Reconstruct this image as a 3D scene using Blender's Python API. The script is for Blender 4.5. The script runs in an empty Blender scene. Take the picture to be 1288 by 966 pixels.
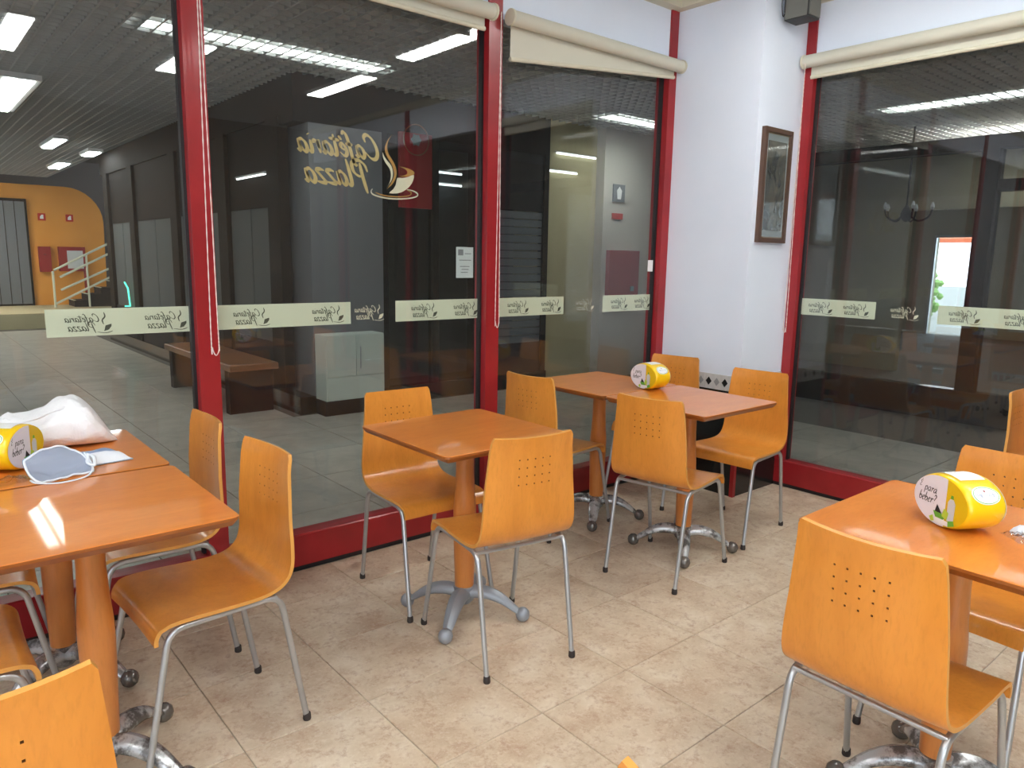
import bpy, bmesh, math, random
from mathutils import Vector, Matrix, noise
random.seed(7)
PI = math.pi
S = bpy.context.scene
COL = S.collection
# ------------------------------------------------------------------ camera
def make_camera():
    yaw, pitch, roll = 0.8681, 0.1678, 0.0178
    f = Vector((math.cos(yaw)*math.cos(pitch), math.sin(yaw)*math.cos(pitch), -math.sin(pitch)))
    r = Vector((math.sin(yaw), -math.cos(yaw), 0)); u = r.cross(f)
    c, s = math.cos(roll), math.sin(roll)
    r2 = c*r + s*u; u2 = -s*r + c*u
    cam = bpy.data.cameras.new('camera'); o = bpy.data.objects.new('camera', cam); COL.objects.link(o)
    M = Matrix((r2, u2, -f)).transposed().to_4x4(); M.translation = Vector((-1.466, -1.553, 1.420))
    o.matrix_world = M
    cam.sensor_fit = 'HORIZONTAL'; cam.sensor_width = 36; cam.lens = 924.94/1288*36
    cam.clip_start = 0.02; cam.clip_end = 200
    S.camera = o
make_camera()
# ------------------------------------------------------------------ world, exposure
W = bpy.data.worlds.new('sky'); S.world = W; W.use_nodes = True
W.node_tree.nodes['Background'].inputs[0].default_value = (0.80, 0.90, 1.0, 1)
W.node_tree.nodes['Background'].inputs[1].default_value = 4.6
S.view_settings.view_transform = 'Standard'
S.view_settings.look = 'None'
S.view_settings.exposure = 0.7
S.view_settings.gamma = 1.0
S.view_settings.use_curve_mapping = False
CAFE_LAMP = 26.0      # emission of the cafe's ceiling lights
ARC_LAMP = 24.0       # emission of the arcade's ceiling lights
# main dimensions (metres): window wall A at y=YA, window wall B at x=XB, corner pillar
YA, XB, XP, YP = 1.4826, 2.854, 2.392, 0.889
WX, SY, CZ = -4.0, -4.5, 2.98          # west wall, south wall, cafe ceiling
SILL = 0.172

# portals of the west and south windows, guide daylight sampling (gives no light itself)
def portal(loc, d, w, h):
    pl = bpy.data.lights.new('window_portal', 'AREA'); pl.shape = 'RECTANGLE'; pl.size = w; pl.size_y = h
    pl.cycles.is_portal = True
    po = bpy.data.objects.new('window_portal', pl); COL.objects.link(po)
    po.location = loc; po.rotation_euler = Vector(d).to_track_quat('-Z', 'Z').to_euler()
portal((WX-0.02, -2.95, 1.65), (1, 0, 0), 1.9, 1.7)
portal((-2.75, SY-0.02, 1.45), (0, 1, 0), 2.3, 2.3)

# ------------------------------------------------------------------ materials
MATS = {}
def mat(name, col, rough=0.5, metal=0.0, coat=0.0, spec=0.5, build=None):
    m = bpy.data.materials.new(name); m.use_nodes = True
    b = m.node_tree.nodes['Principled BSDF']
    b.inputs['Base Color'].default_value = (*col, 1)
    b.inputs['Roughness'].default_value = rough
    b.inputs['Metallic'].default_value = metal
    b.inputs['Coat Weight'].default_value = coat
    b.inputs['Coat Roughness'].default_value = 0.12
    b.inputs['Specular IOR Level'].default_value = spec
    if build: build(m.node_tree, b)
    MATS[name] = m
    return m
def srgb(r, g, b):
    f = lambda c: (c/255/12.92) if c/255 <= 0.04045 else ((c/255+0.055)/1.055)**2.4
    return (f(r), f(g), f(b))
def ramp(nt, fac, stops):
    n = nt.nodes.new('ShaderNodeValToRGB')
    el = n.color_ramp.elements
    while len(el) < len(stops): el.new(0.5)
    for e, (p, c) in zip(el, stops): e.position = p; e.color = (*c, 1)
    nt.links.new(fac, n.inputs[0]); return n.outputs[0]
def coords(nt, scale=(1, 1, 1), kind='Object', rnd=False):
    tc = nt.nodes.new('ShaderNodeTexCoord'); mp = nt.nodes.new('ShaderNodeMapping')
    mp.inputs['Scale'].default_value = scale
    nt.links.new(tc.outputs[kind], mp.inputs['Vector'])
    if rnd:
        oi = nt.nodes.new('ShaderNodeObjectInfo'); ml = nt.nodes.new('ShaderNodeVectorMath'); ml.operation = 'MULTIPLY'
        cb = nt.nodes.new('ShaderNodeCombineXYZ')
        for i in range(3): nt.links.new(oi.outputs['Random'], cb.inputs[i])
        ml.inputs[1].default_value = (37.0, 61.0, 13.0)
        nt.links.new(cb.outputs[0], ml.inputs[0]); nt.links.new(ml.outputs[0], mp.inputs['Location'])
    return mp.outputs[0]
def nz(nt, vec, scale, detail=4, rough=0.55, dist=0.0):
    n = nt.nodes.new('ShaderNodeTexNoise'); n.inputs['Scale'].default_value = scale
    n.inputs['Detail'].default_value = detail; n.inputs['Roughness'].default_value = rough
    n.inputs['Distortion'].default_value = dist
    nt.links.new(vec, n.inputs['Vector']); return n.outputs['Fac']
def mixc(nt, a, b, fac):
    n = nt.nodes.new('ShaderNodeMix'); n.data_type = 'RGBA'
    for sock, v in ((n.inputs[0], fac), (n.inputs[6], a), (n.inputs[7], b)):
        if isinstance(v, (int, float)): sock.default_value = v
        elif isinstance(v, tuple): sock.default_value = (*v, 1)
        else: nt.links.new(v, sock)
    return n.outputs[2]
def bump(nt, b, h, strength=0.1, dist=0.01):
    n = nt.nodes.new('ShaderNodeBump'); n.inputs['Strength'].default_value = strength
    n.inputs['Distance'].default_value = dist
    nt.links.new(h, n.inputs['Height']); nt.links.new(n.outputs[0], b.inputs['Normal'])

def wood_build(a, c, sc):
    def f(nt, b):
        v = coords(nt, sc, 'Object', True)
        n1 = nz(nt, v, 5.0, 5, 0.6, 0.6); n2 = nz(nt, v, 40.0, 3, 0.6)
        col = mixc(nt, ramp(nt, n1, [(0.3, a), (0.7, c)]), tuple(x*0.8 for x in a), ramp(nt, n2, [(0.5, (0, 0, 0)), (0.85, (0.55, 0.55, 0.55))]))
        nt.links.new(col, b.inputs['Base Color'])
    return f
mat('ply', (0.6, 0.25, 0.04), 0.30, 0, 0.35, 0.4, wood_build(srgb(212, 134, 50), srgb(226, 148, 60), (3.0, 3.0, 0.7)))
mat('ply_edge', srgb(214, 152, 74), 0.45)
mat('top', (0.6, 0.25, 0.04), 0.38, 0, 0.6, 0.4, wood_build(srgb(212, 122, 44), srgb(224, 136, 54), (0.8, 3.0, 3.0)))
MATS['top'].node_tree.nodes['Principled BSDF'].inputs['Coat Roughness'].default_value = 0.045
mat('beech', (0.6, 0.25, 0.04), 0.32, 0, 0.3, 0.4, wood_build(srgb(200, 124, 60), srgb(212, 136, 70), (4.0, 4.0, 0.6)))
def worn_build(nt, b):
    v = coords(nt, (1, 1, 1), 'Object', True)
    n = nz(nt, v, 22, 5, 0.65)
    nt.links.new(ramp(nt, n, [(0.42, (0.16, 0.15, 0.145)), (0.54, (0.56, 0.57, 0.58))]), b.inputs['Base Color'])
mat('tube', srgb(184, 187, 190), 0.32, 0.75)
mat('hole', srgb(128, 76, 34), 0.8)
mat('chrome_worn', (0.6, 0.6, 0.6), 0.26, 0.5, build=worn_build)
mat('silver_paint', srgb(150, 156, 164), 0.42, 0.35)
mat('ball_dark', srgb(122, 118, 114), 0.22, 0.6)
mat('glide', srgb(48, 40, 38), 0.6)
def red_build(nt, b):
    n = nz(nt, coords(nt), 7, 3)
    nt.links.new(ramp(nt, n, [(0.3, srgb(146, 26, 32)), (0.7, srgb(160, 32, 38))]), b.inputs['Base Color'])
mat('red', srgb(150, 28, 34), 0.33, 0, 0.1, 0.5, red_build)
mat('gasket', srgb(30, 26, 28), 0.5)
def wall_build(a, c, s=1.6):
    def f(nt, b):
        v = coords(nt); n = nz(nt, v, s, 5, 0.6); n2 = nz(nt, v, 90, 2)
        nt.links.new(ramp(nt, n, [(0.3, a), (0.7, c)]), b.inputs['Base Color']); bump(nt, b, n2, 0.08, 0.004)
    return f
mat('white_wall', (0.7, 0.72, 0.76), 0.75, build=wall_build(srgb(226, 234, 248), srgb(232, 239, 252)))
mat('cream', srgb(212, 206, 184), 0.6)
mat('blind', srgb(206, 203, 187), 0.75)
mat('back_wall', (0.3, 0.2, 0.12), 0.6, build=wall_build(srgb(128, 110, 86), srgb(142, 122, 96)))
mat('ceil', srgb(196, 198, 198), 0.8)
def tile_build(nt, b):
    v = coords(nt, (1, 1, 1), 'Object', True)
    n1 = nz(nt, v, 6.5, 7, 0.66, 0.15); n2 = nz(nt, v, 26, 8, 0.74, 0.1); n3 = nz(nt, v, 60, 3, 0.6)
    base = ramp(nt, n1, [(0.32, srgb(186, 162, 138)), (0.5, srgb(206, 187, 163)), (0.68, srgb(220, 206, 186))])
    c2 = mixc(nt, base, srgb(158, 116, 90), ramp(nt, n2, [(0.49, (0, 0, 0)), (0.72, (0.8, 0.8, 0.8))]))
    c3 = mixc(nt, c2, srgb(228, 216, 200), ramp(nt, n3, [(0.55, (0, 0, 0)), (0.8, (0.5, 0.5, 0.5))]))
    nt.links.new(c3, b.inputs['Base Color'])
    nt.links.new(ramp(nt, n2, [(0.3, (0.30, 0.30, 0.30)), (0.7, (0.42, 0.42, 0.42))]), b.inputs['Roughness'])
    bump(nt, b, n2, 0.06, 0.003)
mat('tile', (0.6, 0.5, 0.4), 0.35, 0, 0, 0.45, tile_build)
mat('grout', srgb(172, 160, 143), 0.85)
def atile_build(nt, b):
    v = coords(nt, (1, 1, 1), 'Object', True); n = nz(nt, v, 5, 5, 0.6, 0.4)
    nt.links.new(ramp(nt, n, [(0.3, srgb(150, 146, 138)), (0.7, srgb(178, 174, 164))]), b.inputs['Base Color'])
mat('arcade_tile', (0.3, 0.3, 0.28), 0.3, 0, 0, 0.45, atile_build)
mat('arcade_grout', srgb(92, 88, 82), 0.85)
mat('crate', srgb(176, 178, 176), 0.5)
mat('plenum', srgb(42, 42, 42), 0.9)
mat('black_stone', srgb(26, 28, 28), 0.18)
mat('dark_frame', srgb(30, 28, 29), 0.75, spec=0.12)
mat('dark_panel', srgb(44, 44, 48), 0.75, spec=0.15)
mat('shutter', srgb(104, 110, 116), 0.5)
mat('frosted', srgb(98, 102, 102), 0.8, spec=0.15)
mat('grey_col', srgb(104, 106, 110), 0.7)
mat('beige_wall', (0.3, 0.3, 0.2), 0.8, build=wall_build(srgb(176, 166, 132), srgb(186, 176, 142)))
mat('pale_wall', (0.4, 0.4, 0.4), 0.8, build=wall_build(srgb(186, 182, 172), srgb(196, 192, 182)))
mat('orange_wall', (0.6, 0.3, 0.1), 0.7, build=wall_build(srgb(226, 152, 62), srgb(234, 162, 72)))
mat('olive_wall', (0.2, 0.2, 0.15), 0.8, build=wall_build(srgb(158, 152, 128), srgb(170, 164, 140)))
mat('cab_white', srgb(196, 206, 198), 0.4)
mat('dull_red', srgb(150, 36, 40), 0.5)
mat('sign_red', srgb(196, 44, 30), 0.5)
mat('white', srgb(236, 236, 236), 0.5)
mat('paper', srgb(196, 206, 206), 0.8)
mat('ink', srgb(40, 40, 42), 0.7)
mat('ink_grey', srgb(120, 124, 128), 0.8)
mat('gold', srgb(206, 184, 124), 0.6)
mat('gold_dark', srgb(190, 142, 70), 0.6)
mat('decal_cream', srgb(226, 222, 196), 0.6)
mat('logo_ink', srgb(66, 72, 58), 0.7)
mat('yellow', srgb(246, 202, 18), 0.32, 0, 0.3)
mat('yellow_face', srgb(226, 190, 20), 0.4)
mat('face_white', srgb(232, 230, 238), 0.45)
mat('leaf', srgb(104, 176, 60), 0.5)
mat('leaf_light', srgb(186, 214, 70), 0.5)
mat('bottle_pale', srgb(206, 210, 212), 0.4)
mat('blue_ink', srgb(70, 100, 150), 0.6)
mat('frame_wood', srgb(84, 58, 44), 0.35, 0, 0.2)
mat('frame_gold', srgb(134, 104, 70), 0.4)
mat('mat_board', srgb(150, 158, 160), 0.7)
def art_build(nt, b):
    v = coords(nt, (3.0, 3.0, 2.0)); n = nz(nt, v, 4.0, 5, 0.6, 0.8)
    nt.links.new(ramp(nt, n, [(0.3, srgb(44, 46, 50)), (0.5, srgb(86, 84, 76)), (0.66, srgb(118, 108, 92)), (0.8, srgb(100, 112, 122))]), b.inputs['Base Color'])
mat('art', (0.1, 0.1, 0.1), 0.08, 0, 1.0, 0.5, art_build)
MATS['art'].node_tree.nodes['Principled BSDF'].inputs['Coat Roughness'].default_value = 0.02
mat('spk_grey', srgb(112, 112, 106), 0.6)
mat('spk_dark', srgb(58, 58, 58), 0.6)
mat('marble', (0.6, 0.6, 0.6), 0.25, build=wall_build(srgb(196, 196, 194), srgb(216, 216, 214), 18))
mat('diam_grey', srgb(150, 152, 154), 0.3)
mat('diam_black', srgb(36, 38, 38), 0.25)
mat('brown_tile', srgb(128, 84, 54), 0.4)
mat('chain', srgb(230, 214, 206), 0.45)
mat('rail_white', srgb(214, 216, 196), 0.4)
mat('mask_in', srgb(150, 158, 176), 0.85)
mat('mask_blue', srgb(150, 178, 214), 0.85)
mat('mask_white', srgb(226, 232, 240), 0.85)
mat('packet_blue', srgb(142, 166, 206), 0.35)
mat('asphalt', srgb(150, 148, 142), 0.9)
mat('awning', srgb(232, 120, 80), 0.8)
mat('hedge', srgb(150, 186, 110), 0.9)
def bag_build(nt, b):
    b.inputs['Subsurface Weight'].default_value = 0.15
    b.inputs['Subsurface Radius'].default_value = (0.02, 0.02, 0.02)
    v = coords(nt); n = nz(nt, v, 14, 5, 0.6, 1.2); bump(nt, b, n, 0.5, 0.02)
mat('bag', srgb(248, 248, 252), 0.38, 0, 0, 0.4, bag_build)
def glassy(name, tint=(1, 1, 1), f0=0.04, rough=0.0, haze=0.0):
    # thin pane: transparent body, mirror coat growing towards grazing angles (Schlick)
    m = bpy.data.materials.new(name); m.use_nodes = True; nt = m.node_tree; nt.nodes.clear()
    out = nt.nodes.new('ShaderNodeOutputMaterial'); tr = nt.nodes.new('ShaderNodeBsdfTransparent'); gl = nt.nodes.new('ShaderNodeBsdfGlossy')
    tr.inputs[0].default_value = (*tint, 1); gl.inputs['Roughness'].default_value = rough
    lw = nt.nodes.new('ShaderNodeLayerWeight'); lw.inputs[0].default_value = 0.5
    p = nt.nodes.new('ShaderNodeMath'); p.operation = 'POWER'; p.inputs[1].default_value = 5
    nt.links.new(lw.outputs['Facing'], p.inputs[0])
    q = nt.nodes.new('ShaderNodeMath'); q.operation = 'MULTIPLY_ADD'; q.inputs[1].default_value = 1-f0; q.inputs[2].default_value = f0
    nt.links.new(p.outputs[0], q.inputs[0])
    mx = nt.nodes.new('ShaderNodeMixShader')
    nt.links.new(q.outputs[0], mx.inputs[0]); nt.links.new(tr.outputs[0], mx.inputs[1]); nt.links.new(gl.outputs[0], mx.inputs[2])
    res = mx.outputs[0]
    if haze:      # faint pale diffuse film added to veil the pane with haze
        df = nt.nodes.new('ShaderNodeBsdfDiffuse'); df.inputs[0].default_value = (0.8, 0.8, 0.78, 1)
        n = nz(nt, coords(nt), 3.0, 5, 0.6); mr = nt.nodes.new('ShaderNodeMapRange')
        mr.inputs['From Min'].default_value = 0.3; mr.inputs['From Max'].default_value = 0.7
        mr.inputs['To Min'].default_value = haze*0.7; mr.inputs['To Max'].default_value = haze*1.3
        nt.links.new(n, mr.inputs['Value'])
        m2 = nt.nodes.new('ShaderNodeMixShader'); nt.links.new(mr.outputs[0], m2.inputs[0])
        nt.links.new(res, m2.inputs[1]); nt.links.new(df.outputs[0], m2.inputs[2]); res = m2.outputs[0]
    nt.links.new(res, out.inputs[0]); MATS[name] = m
glassy('glass', (0.97, 0.98, 0.975), 0.055, 0.0, 0.007)
glassy('shop_glass', (0.72, 0.75, 0.76))
glassy('wrap', (0.93, 0.93, 0.93), 0.14, 0.12)
def strip_mat(name, col, alpha):
    m = mat(name, col, 0.55); nt = m.node_tree; b = nt.nodes['Principled BSDF']; b.inputs['Alpha'].default_value = alpha
strip_mat('vinyl', srgb(226, 232, 206), 0.86)
def emis(name, col, s):
    m = bpy.data.materials.new(name); m.use_nodes = True; nt = m.node_tree; nt.nodes.clear()
    e = nt.nodes.new('ShaderNodeEmission'); e.inputs[0].default_value = (*col, 1); e.inputs[1].default_value = s
    o = nt.nodes.new('ShaderNodeOutputMaterial'); nt.links.new(e.outputs[0], o.inputs[0]); MATS[name] = m
emis('lamp_cafe', (0.98, 1.0, 0.97), CAFE_LAMP)
emis('lamp_arc', (0.93, 1.0, 0.97), ARC_LAMP)
emis('lamp_tube', (0.9, 1.0, 0.97), 2.6)
emis('fill_shop', (1.0, 0.97, 0.9), 50.0)  # fill lights added inside the east shop
emis('lamp_twin', (0.95, 1.0, 0.93), 8.0)
emis('fill_far', (1.0, 0.97, 0.88), 36.0)  # out-of-view fill added for the orange wall
emis('neon', (0.1, 1.0, 0.55), 1.6)

# ------------------------------------------------------------------ mesh helpers
class B:
    """collects verts and faces for one mesh; faces carry a material slot"""
    def __init__(s): s.v = []; s.f = []; s.m = []
    def add(s, vs, fs, m=0):
        o = len(s.v); s.v += [tuple(v) for v in vs]
        for f in fs: s.f.append(tuple(i+o for i in f)); s.m.append(m)
        return s
    def box(s, x0, x1, y0, y1, z0, z1, m=0):
        vs = [(x, y, z) for z in (z0, z1) for y in (y0, y1) for x in (x0, x1)]
        return s.add(vs, [(0, 2, 3, 1), (4, 5, 7, 6), (0, 1, 5, 4), (2, 6, 7, 3), (0, 4, 6, 2), (1, 3, 7, 5)], m)
    def bbox(s, x0, x1, y0, y1, z0, z1, c=0.003, m=0):
        """box with a chamfered top edge (open cost: 14 faces)"""
        vs = [(x0, y0, z0), (x1, y0, z0), (x1, y1, z0), (x0, y1, z0),
              (x0, y0, z1-c), (x1, y0, z1-c), (x1, y1, z1-c), (x0, y1, z1-c),
              (x0+c, y0+c, z1), (x1-c, y0+c, z1), (x1-c, y1-c, z1), (x0+c, y1-c, z1)]
        fs = [(3, 2, 1, 0), (8, 9, 10, 11)]
        for a in range(4):
            b = (a+1) % 4; fs += [(a, b, b+4, a+4), (a+4, b+4, b+8, a+8)]
        return s.add(vs, fs, m)
    def tube(s, pts, r, n=10, m=0, cap=True, close=False, flat=1.0):
        pts = [Vector(p) for p in pts]; N = len(pts)
        rs = r if isinstance(r, (list, tuple)) else [r]*N
        ref = None; rings = []
        for i in range(N):
            a = pts[(i-1) % N] if (i > 0 or close) else pts[0]
            b = pts[(i+1) % N] if (i < N-1 or close) else pts[-1]
            t = (b-a).normalized()
            if ref is None:
                ref = Vector((0, 0, 1)) if abs(t.z) < 0.9 else Vector((1, 0, 0))
            ref = (ref - t*ref.dot(t)).normalized(); w = t.cross(ref)
            rings.append([pts[i] + ref*math.cos(k*2*PI/n)*rs[i]*flat + w*math.sin(k*2*PI/n)*rs[i] for k in range(n)])
        vs = [v for R in rings for v in R]; fs = []
        for i in range(N if close else N-1):
            j = (i+1) % N
            for k in range(n):
                k2 = (k+1) % n; fs.append((i*n+k, j*n+k, j*n+k2, i*n+k2))
        if cap and not close: fs.append(tuple(range(n))); fs.append(tuple((N-1)*n+k for k in reversed(range(n))))
        return s.add(vs, fs, m)
    def lathe(s, prof, n=24, m=0, c=(0, 0, 0)):
        vs = [(c[0]+r*math.cos(k*2*PI/n), c[1]+r*math.sin(k*2*PI/n), c[2]+z) for r, z in prof for k in range(n)]
        fs = []
        for i in range(len(prof)-1):
            for k in range(n):
                k2 = (k+1) % n; fs.append((i*n+k, i*n+k2, (i+1)*n+k2, (i+1)*n+k))
        fs.append(tuple(reversed(range(n)))); fs.append(tuple((len(prof)-1)*n+k for k in range(n)))
        return s.add(vs, fs, m)
    def prism(s, poly, fn, t0, t1, m=0):
        """poly of 2-D points extruded; fn(u,v,t) -> 3-D point"""
        n = len(poly); vs = [fn(u, v, t0) for u, v in poly] + [fn(u, v, t1) for u, v in poly]
        fs = [tuple(reversed(range(n))), tuple(range(n, 2*n))] + [(i, (i+1) % n, (i+1) % n+n, i+n) for i in range(n)]
        return s.add(vs, fs, m)
    def grid(s, rows, m=0):
        nc = len(rows[0]); vs = [p for r in rows for p in r]
        fs = [(i*nc+j, i*nc+j+1, (i+1)*nc+j+1, (i+1)*nc+j) for i in range(len(rows)-1) for j in range(nc-1)]
        return s.add(vs, fs, m)
    def mesh(s, name, mats, smooth=None, fix=True):
        me = bpy.data.meshes.new(name); me.from_pydata(s.v, [], s.f)
        for mm in (mats if isinstance(mats, (list, tuple)) else [mats]): me.materials.append(MATS[mm])
        me.polygons.foreach_set('material_index', s.m)
        if fix:
            bm = bmesh.new(); bm.from_mesh(me); bmesh.ops.recalc_face_normals(bm, faces=bm.faces); bm.to_mesh(me); bm.free()
        if smooth is not None:
            me.polygons.foreach_set('use_smooth', [True]*len(me.polygons)); me.set_sharp_from_angle(angle=math.radians(smooth))
        me.update(); return me
def link(name, me, parent=None, loc=None, rot=None):
    o = bpy.data.objects.new(name, me); COL.objects.link(o)
    if parent is not None: o.parent = parent
    if loc is not None: o.location = loc
    if rot is not None: o.rotation_euler = rot
    return o
def part(name, b, mats, parent, smooth=None, **k):
    return link(name, b.mesh(name, mats, smooth), parent, **k)
def tag(o, label=None, cat=None, group=None, kind=None):
    if label: o['label'] = label
    if cat: o['category'] = cat
    if group: o['group'] = group
    if kind: o['kind'] = kind
    return o
def thing(name, label, cat, loc=(0, 0, 0), rz=0, group=None):
    o = link(name, None, loc=loc, rot=(0, 0, rz)); o.empty_display_size = 0.05
    return tag(o, label, cat, group)
def struct(name, b=None, mats=None, smooth=None):
    o = link(name, b.mesh(name, mats, smooth) if b else None)
    o['kind'] = 'structure'; return o
def copy_tree(o, parent=None):
    c = o.copy(); COL.objects.link(c); c.parent = parent
    for ch in list(o.children): copy_tree(ch, c)
    return c
def cr(pts, n=8, close=False):
    """Catmull-Rom"""
    P = [Vector(p) for p in pts]; out = []; N = len(P)
    for i in range(N if close else N-1):
        if close: a, b, c, d = P[i-1], P[i], P[(i+1) % N], P[(i+2) % N]
        else: a, b, c, d = P[max(i-1, 0)], P[i], P[i+1], P[min(i+2, N-1)]
        for k in range(n):
            t = k/n
            out.append(0.5*((2*b)+(c-a)*t+(2*a-5*b+4*c-d)*t*t+(3*b-a-3*c+d)*t**3))
    if not close: out.append(P[-1])
    return out
def fillet(pts, r, n=6):
    P = [Vector(p) for p in pts]; out = [P[0]]
    for i in range(1, len(P)-1):
        a = (P[i-1]-P[i]); b = (P[i+1]-P[i]); ra = min(r, a.length*0.49, b.length*0.49)
        p0 = P[i]+a.normalized()*ra; p1 = P[i]+b.normalized()*ra
        for k in range(n+1):
            t = k/n; out.append((1-t)**2*p0+2*t*(1-t)*P[i]+t*t*p1)
    out.append(P[-1]); return out

# ================================================================== THE ROOM
# ---- cafe floor with separate tiles on a 0.40 m grid
fb = B().box(WX, XB+0.15, SY, YA+0.15, -0.12, -0.004)
floor = struct('floor', fb, 'grout'); tag(floor, 'beige mottled ceramic tiled cafe floor')
TM = {}
def tile_mesh(w, d, name='tile', m='tile', th=0.010):
    k = (round(w, 3), round(d, 3), m)
    if k not in TM: TM[k] = B().bbox(-w/2, w/2, -d/2, d/2, -th, 0, 0.0015).mesh(name, m)
    return TM[k]
T = 0.40; G = 0.0016
for i in range(math.floor(WX/T), math.ceil(XB/T)):
    for j in range(math.floor(SY/T), math.ceil(YA/T)):
        x0, x1 = max(i*T, WX), min((i+1)*T, XB); y0, y1 = max(j*T, SY), min((j+1)*T, YA)
        if x1-x0 < 0.02 or y1-y0 < 0.02: continue
        if x0 > XP-0.05 and y0 > YP-0.2: x1 = min(x1, XP) if x0 < XP and y0 >= YP-0.1 else x1
        link('tile', tile_mesh(x1-x0-2*G, y1-y0-2*G), floor, ((x0+x1)/2, (y0+y1)/2, 0))

# ---- cafe walls out of view, ceiling, cornice
b = B().box(-1.6, XB+0.12, SY-0.15, SY, 0, 3.4).box(WX-0.15, -3.9, SY-0.15, SY, 0, 3.4).box(-3.9, -1.6, SY-0.15, SY, 0, 0.3).box(-3.9, -1.6, SY-0.15, SY, 2.6, 3.4)
struct('wall_south', b, 'back_wall')
w4 = struct('window_4')
b = B().box(-3.9, -1.6, SY-0.1, SY-0.04, 0.3, 0.36).box(-3.9, -1.6, SY-0.1, SY-0.04, 2.54, 2.6)
for x in (-3.9, -2.78, -1.65): b.box(x, x+0.05, SY-0.1, SY-0.04, 0.36, 2.54)
part('frame', b, 'red', w4)
for x0, x1 in ((-3.85, -2.78), (-2.73, -1.65)): part('pane', B().box(x0, x1, SY-0.074, SY-0.066, 0.36, 2.54), 'glass', w4)
b = B()
b.box(WX-0.15, WX, SY, 18, 0, 0.8); b.box(WX-0.15, WX, SY, 18, 2.5, 3.4)
b.box(WX-0.15, WX, SY, -3.9, 0.8, 2.5); b.box(WX-0.15, WX, -2.0, 18, 0.8, 2.5)
struct('wall_west', b, 'white_wall')
w3 = struct('window_3')
b = B()
for y in (-3.9, -2.98, -2.05): b.box(WX-0.10, WX-0.04, y, y+0.05, 0.8, 2.5)
b.box(WX-0.10, WX-0.04, -3.9, -2.0, 0.8, 0.86); b.box(WX-0.10, WX-0.04, -3.9, -2.0, 2.44, 2.5)
part('frame', b, 'red', w3)
for y in (-3.85, -2.93): part('pane', B().box(WX-0.074, WX-0.066, y, y+0.87, 0.86, 2.44), 'glass', w3)
b = B().box(WX, XB+0.02, SY, YA+0.02, CZ, CZ+0.05)
struct('ceiling', b, 'ceil')
b = B()
def cornice(x0, x1, y0, y1): b.box(x0, x1, y0, y1, CZ-0.055, CZ-0.0005)
cornice(WX, XP, YA-0.06, YA+0.02); cornice(XP-0.06, XP, YP-0.06, YA-0.06); cornice(XP, XB-0.06, YP-0.06, YP); cornice(XB-0.06, XB+0.02, SY, YP)
struct('trim_1', b, 'cream')['label'] = 'cream cornice along the ceiling edge'

# ---- corner pillar (white, black stone dado, band of decorative tiles)
pil = struct('wall_corner'); pil['label'] = 'white corner pillar between the two window walls'
part('plaster', B().box(XP, XB+0.12, YP, YA+0.12, 0.745, CZ), 'white_wall', pil)
part('dado', B().box(XP-0.004, XB+0.12, YP-0.004, YA+0.12, 0, 0.650), 'black_stone', pil)
part('core', B().box(XP+0.002, XB+0.12, YP+0.002, YA+0.12, 0.650, 0.745), 'grout', pil)
part('corner_trim', B().box(XP-0.010, XP+0.016, YP-0.010, YP+0.016, 0, 0.648), 'red', pil)
tw, th_ = 0.1155, 0.0925
tb = B().box(-tw/2+0.0012, tw/2-0.0012, -0.008, 0, -th_/2, th_/2).mesh('band_tile', 'marble')
def diam(m):
    return B().prism([(-0.021, 0), (0, -0.026), (0.021, 0), (0, 0.026)], lambda u, v, t: (u, -t, v), 0.0075, 0.0095).mesh('diamond', m)
dk, dg = diam('diam_black'), diam('diam_grey')
def band_tile(loc, rz):
    o = link('band_tile', tb, pil, loc, (0, 0, rz))
    link('diamond', dk, o, (-tw/4, 0, 0)); link('diamond', dg, o, (tw/4, 0, 0))
for k in range(5): band_tile((XP+0.002, YP+0.012+tw*(k+0.5), 0.6985), -PI/2)
for k in range(4): band_tile((XP+tw*(k+0.5)+0.0, YP+0.002, 0.6985), 0)
part('corner_tile', B().box(XP-0.009, XP+0.002, YP-0.009, YP+0.012, 0.665, 0.735), 'brown_tile', pil)

# ---- window walls: red framed shop windows
GY, GX = YA+0.045, XB+0.045           # glass planes (inner face)
w1 = struct('window_1'); w1['label'] = 'red framed shop window wall with vinyl logo band'
w2 = struct('window_2'); w2['label'] = 'red framed shop window beside the white pillar'
def sill(x0, x1, y0, y1, par):
    part('sill_panel', B().bbox(x0, x1, y0, y1, 0.022, SILL, 0.006), 'red', par)
    part('kick_strip', B().box(x0+0.004, x1-0.0, y0+0.004, y1, 0, 0.022), 'gasket', par)
sill(WX, XP-0.002, YA, YA+0.09, w1)
b = B().bbox(XB, XB+0.09, SY, YP-0.002, 0.022, SILL, 0.006); part('sill_panel', b, 'red', w2)
part('kick_strip', B().box(XB+0.004, XB+0.09, SY, YP-0.004, 0, 0.022), 'gasket', w2)
MUL = [(-3.45, -3.37), (-1.995, -1.915), (-0.54, -0.458), (0.915, 1.000), (2.322, XP-0.002)]
for x0, x1 in MUL:
    m = part('mullion', B().box(x0, x1, YA-0.004, YA+0.04, SILL, CZ-0.055).box(x0, x1, YA+0.058, YA+0.095, SILL, CZ-0.055), 'red', w1)
    part('gasket', B().box(x0-0.012, x1+0.012, YA+0.036, YA+0.064, SILL, CZ-0.06), 'gasket', m)
xs = [WX] + [v for mm in MUL for v in mm]
for x0, x1 in [(WX, -3.45), (-3.37, -1.995), (-1.915, -0.54), (-0.458, 0.915), (1.0, 2.322)]:
    part('pane', B().box(x0-0.004, x1+0.004, GY, GY+0.008, SILL-0.01, 2.60), 'glass', w1)
    part('transom_panel', B().box(x0, x1, YA+0.008, YA+0.09, 2.60, CZ-0.003), 'white_wall', w1)
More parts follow.
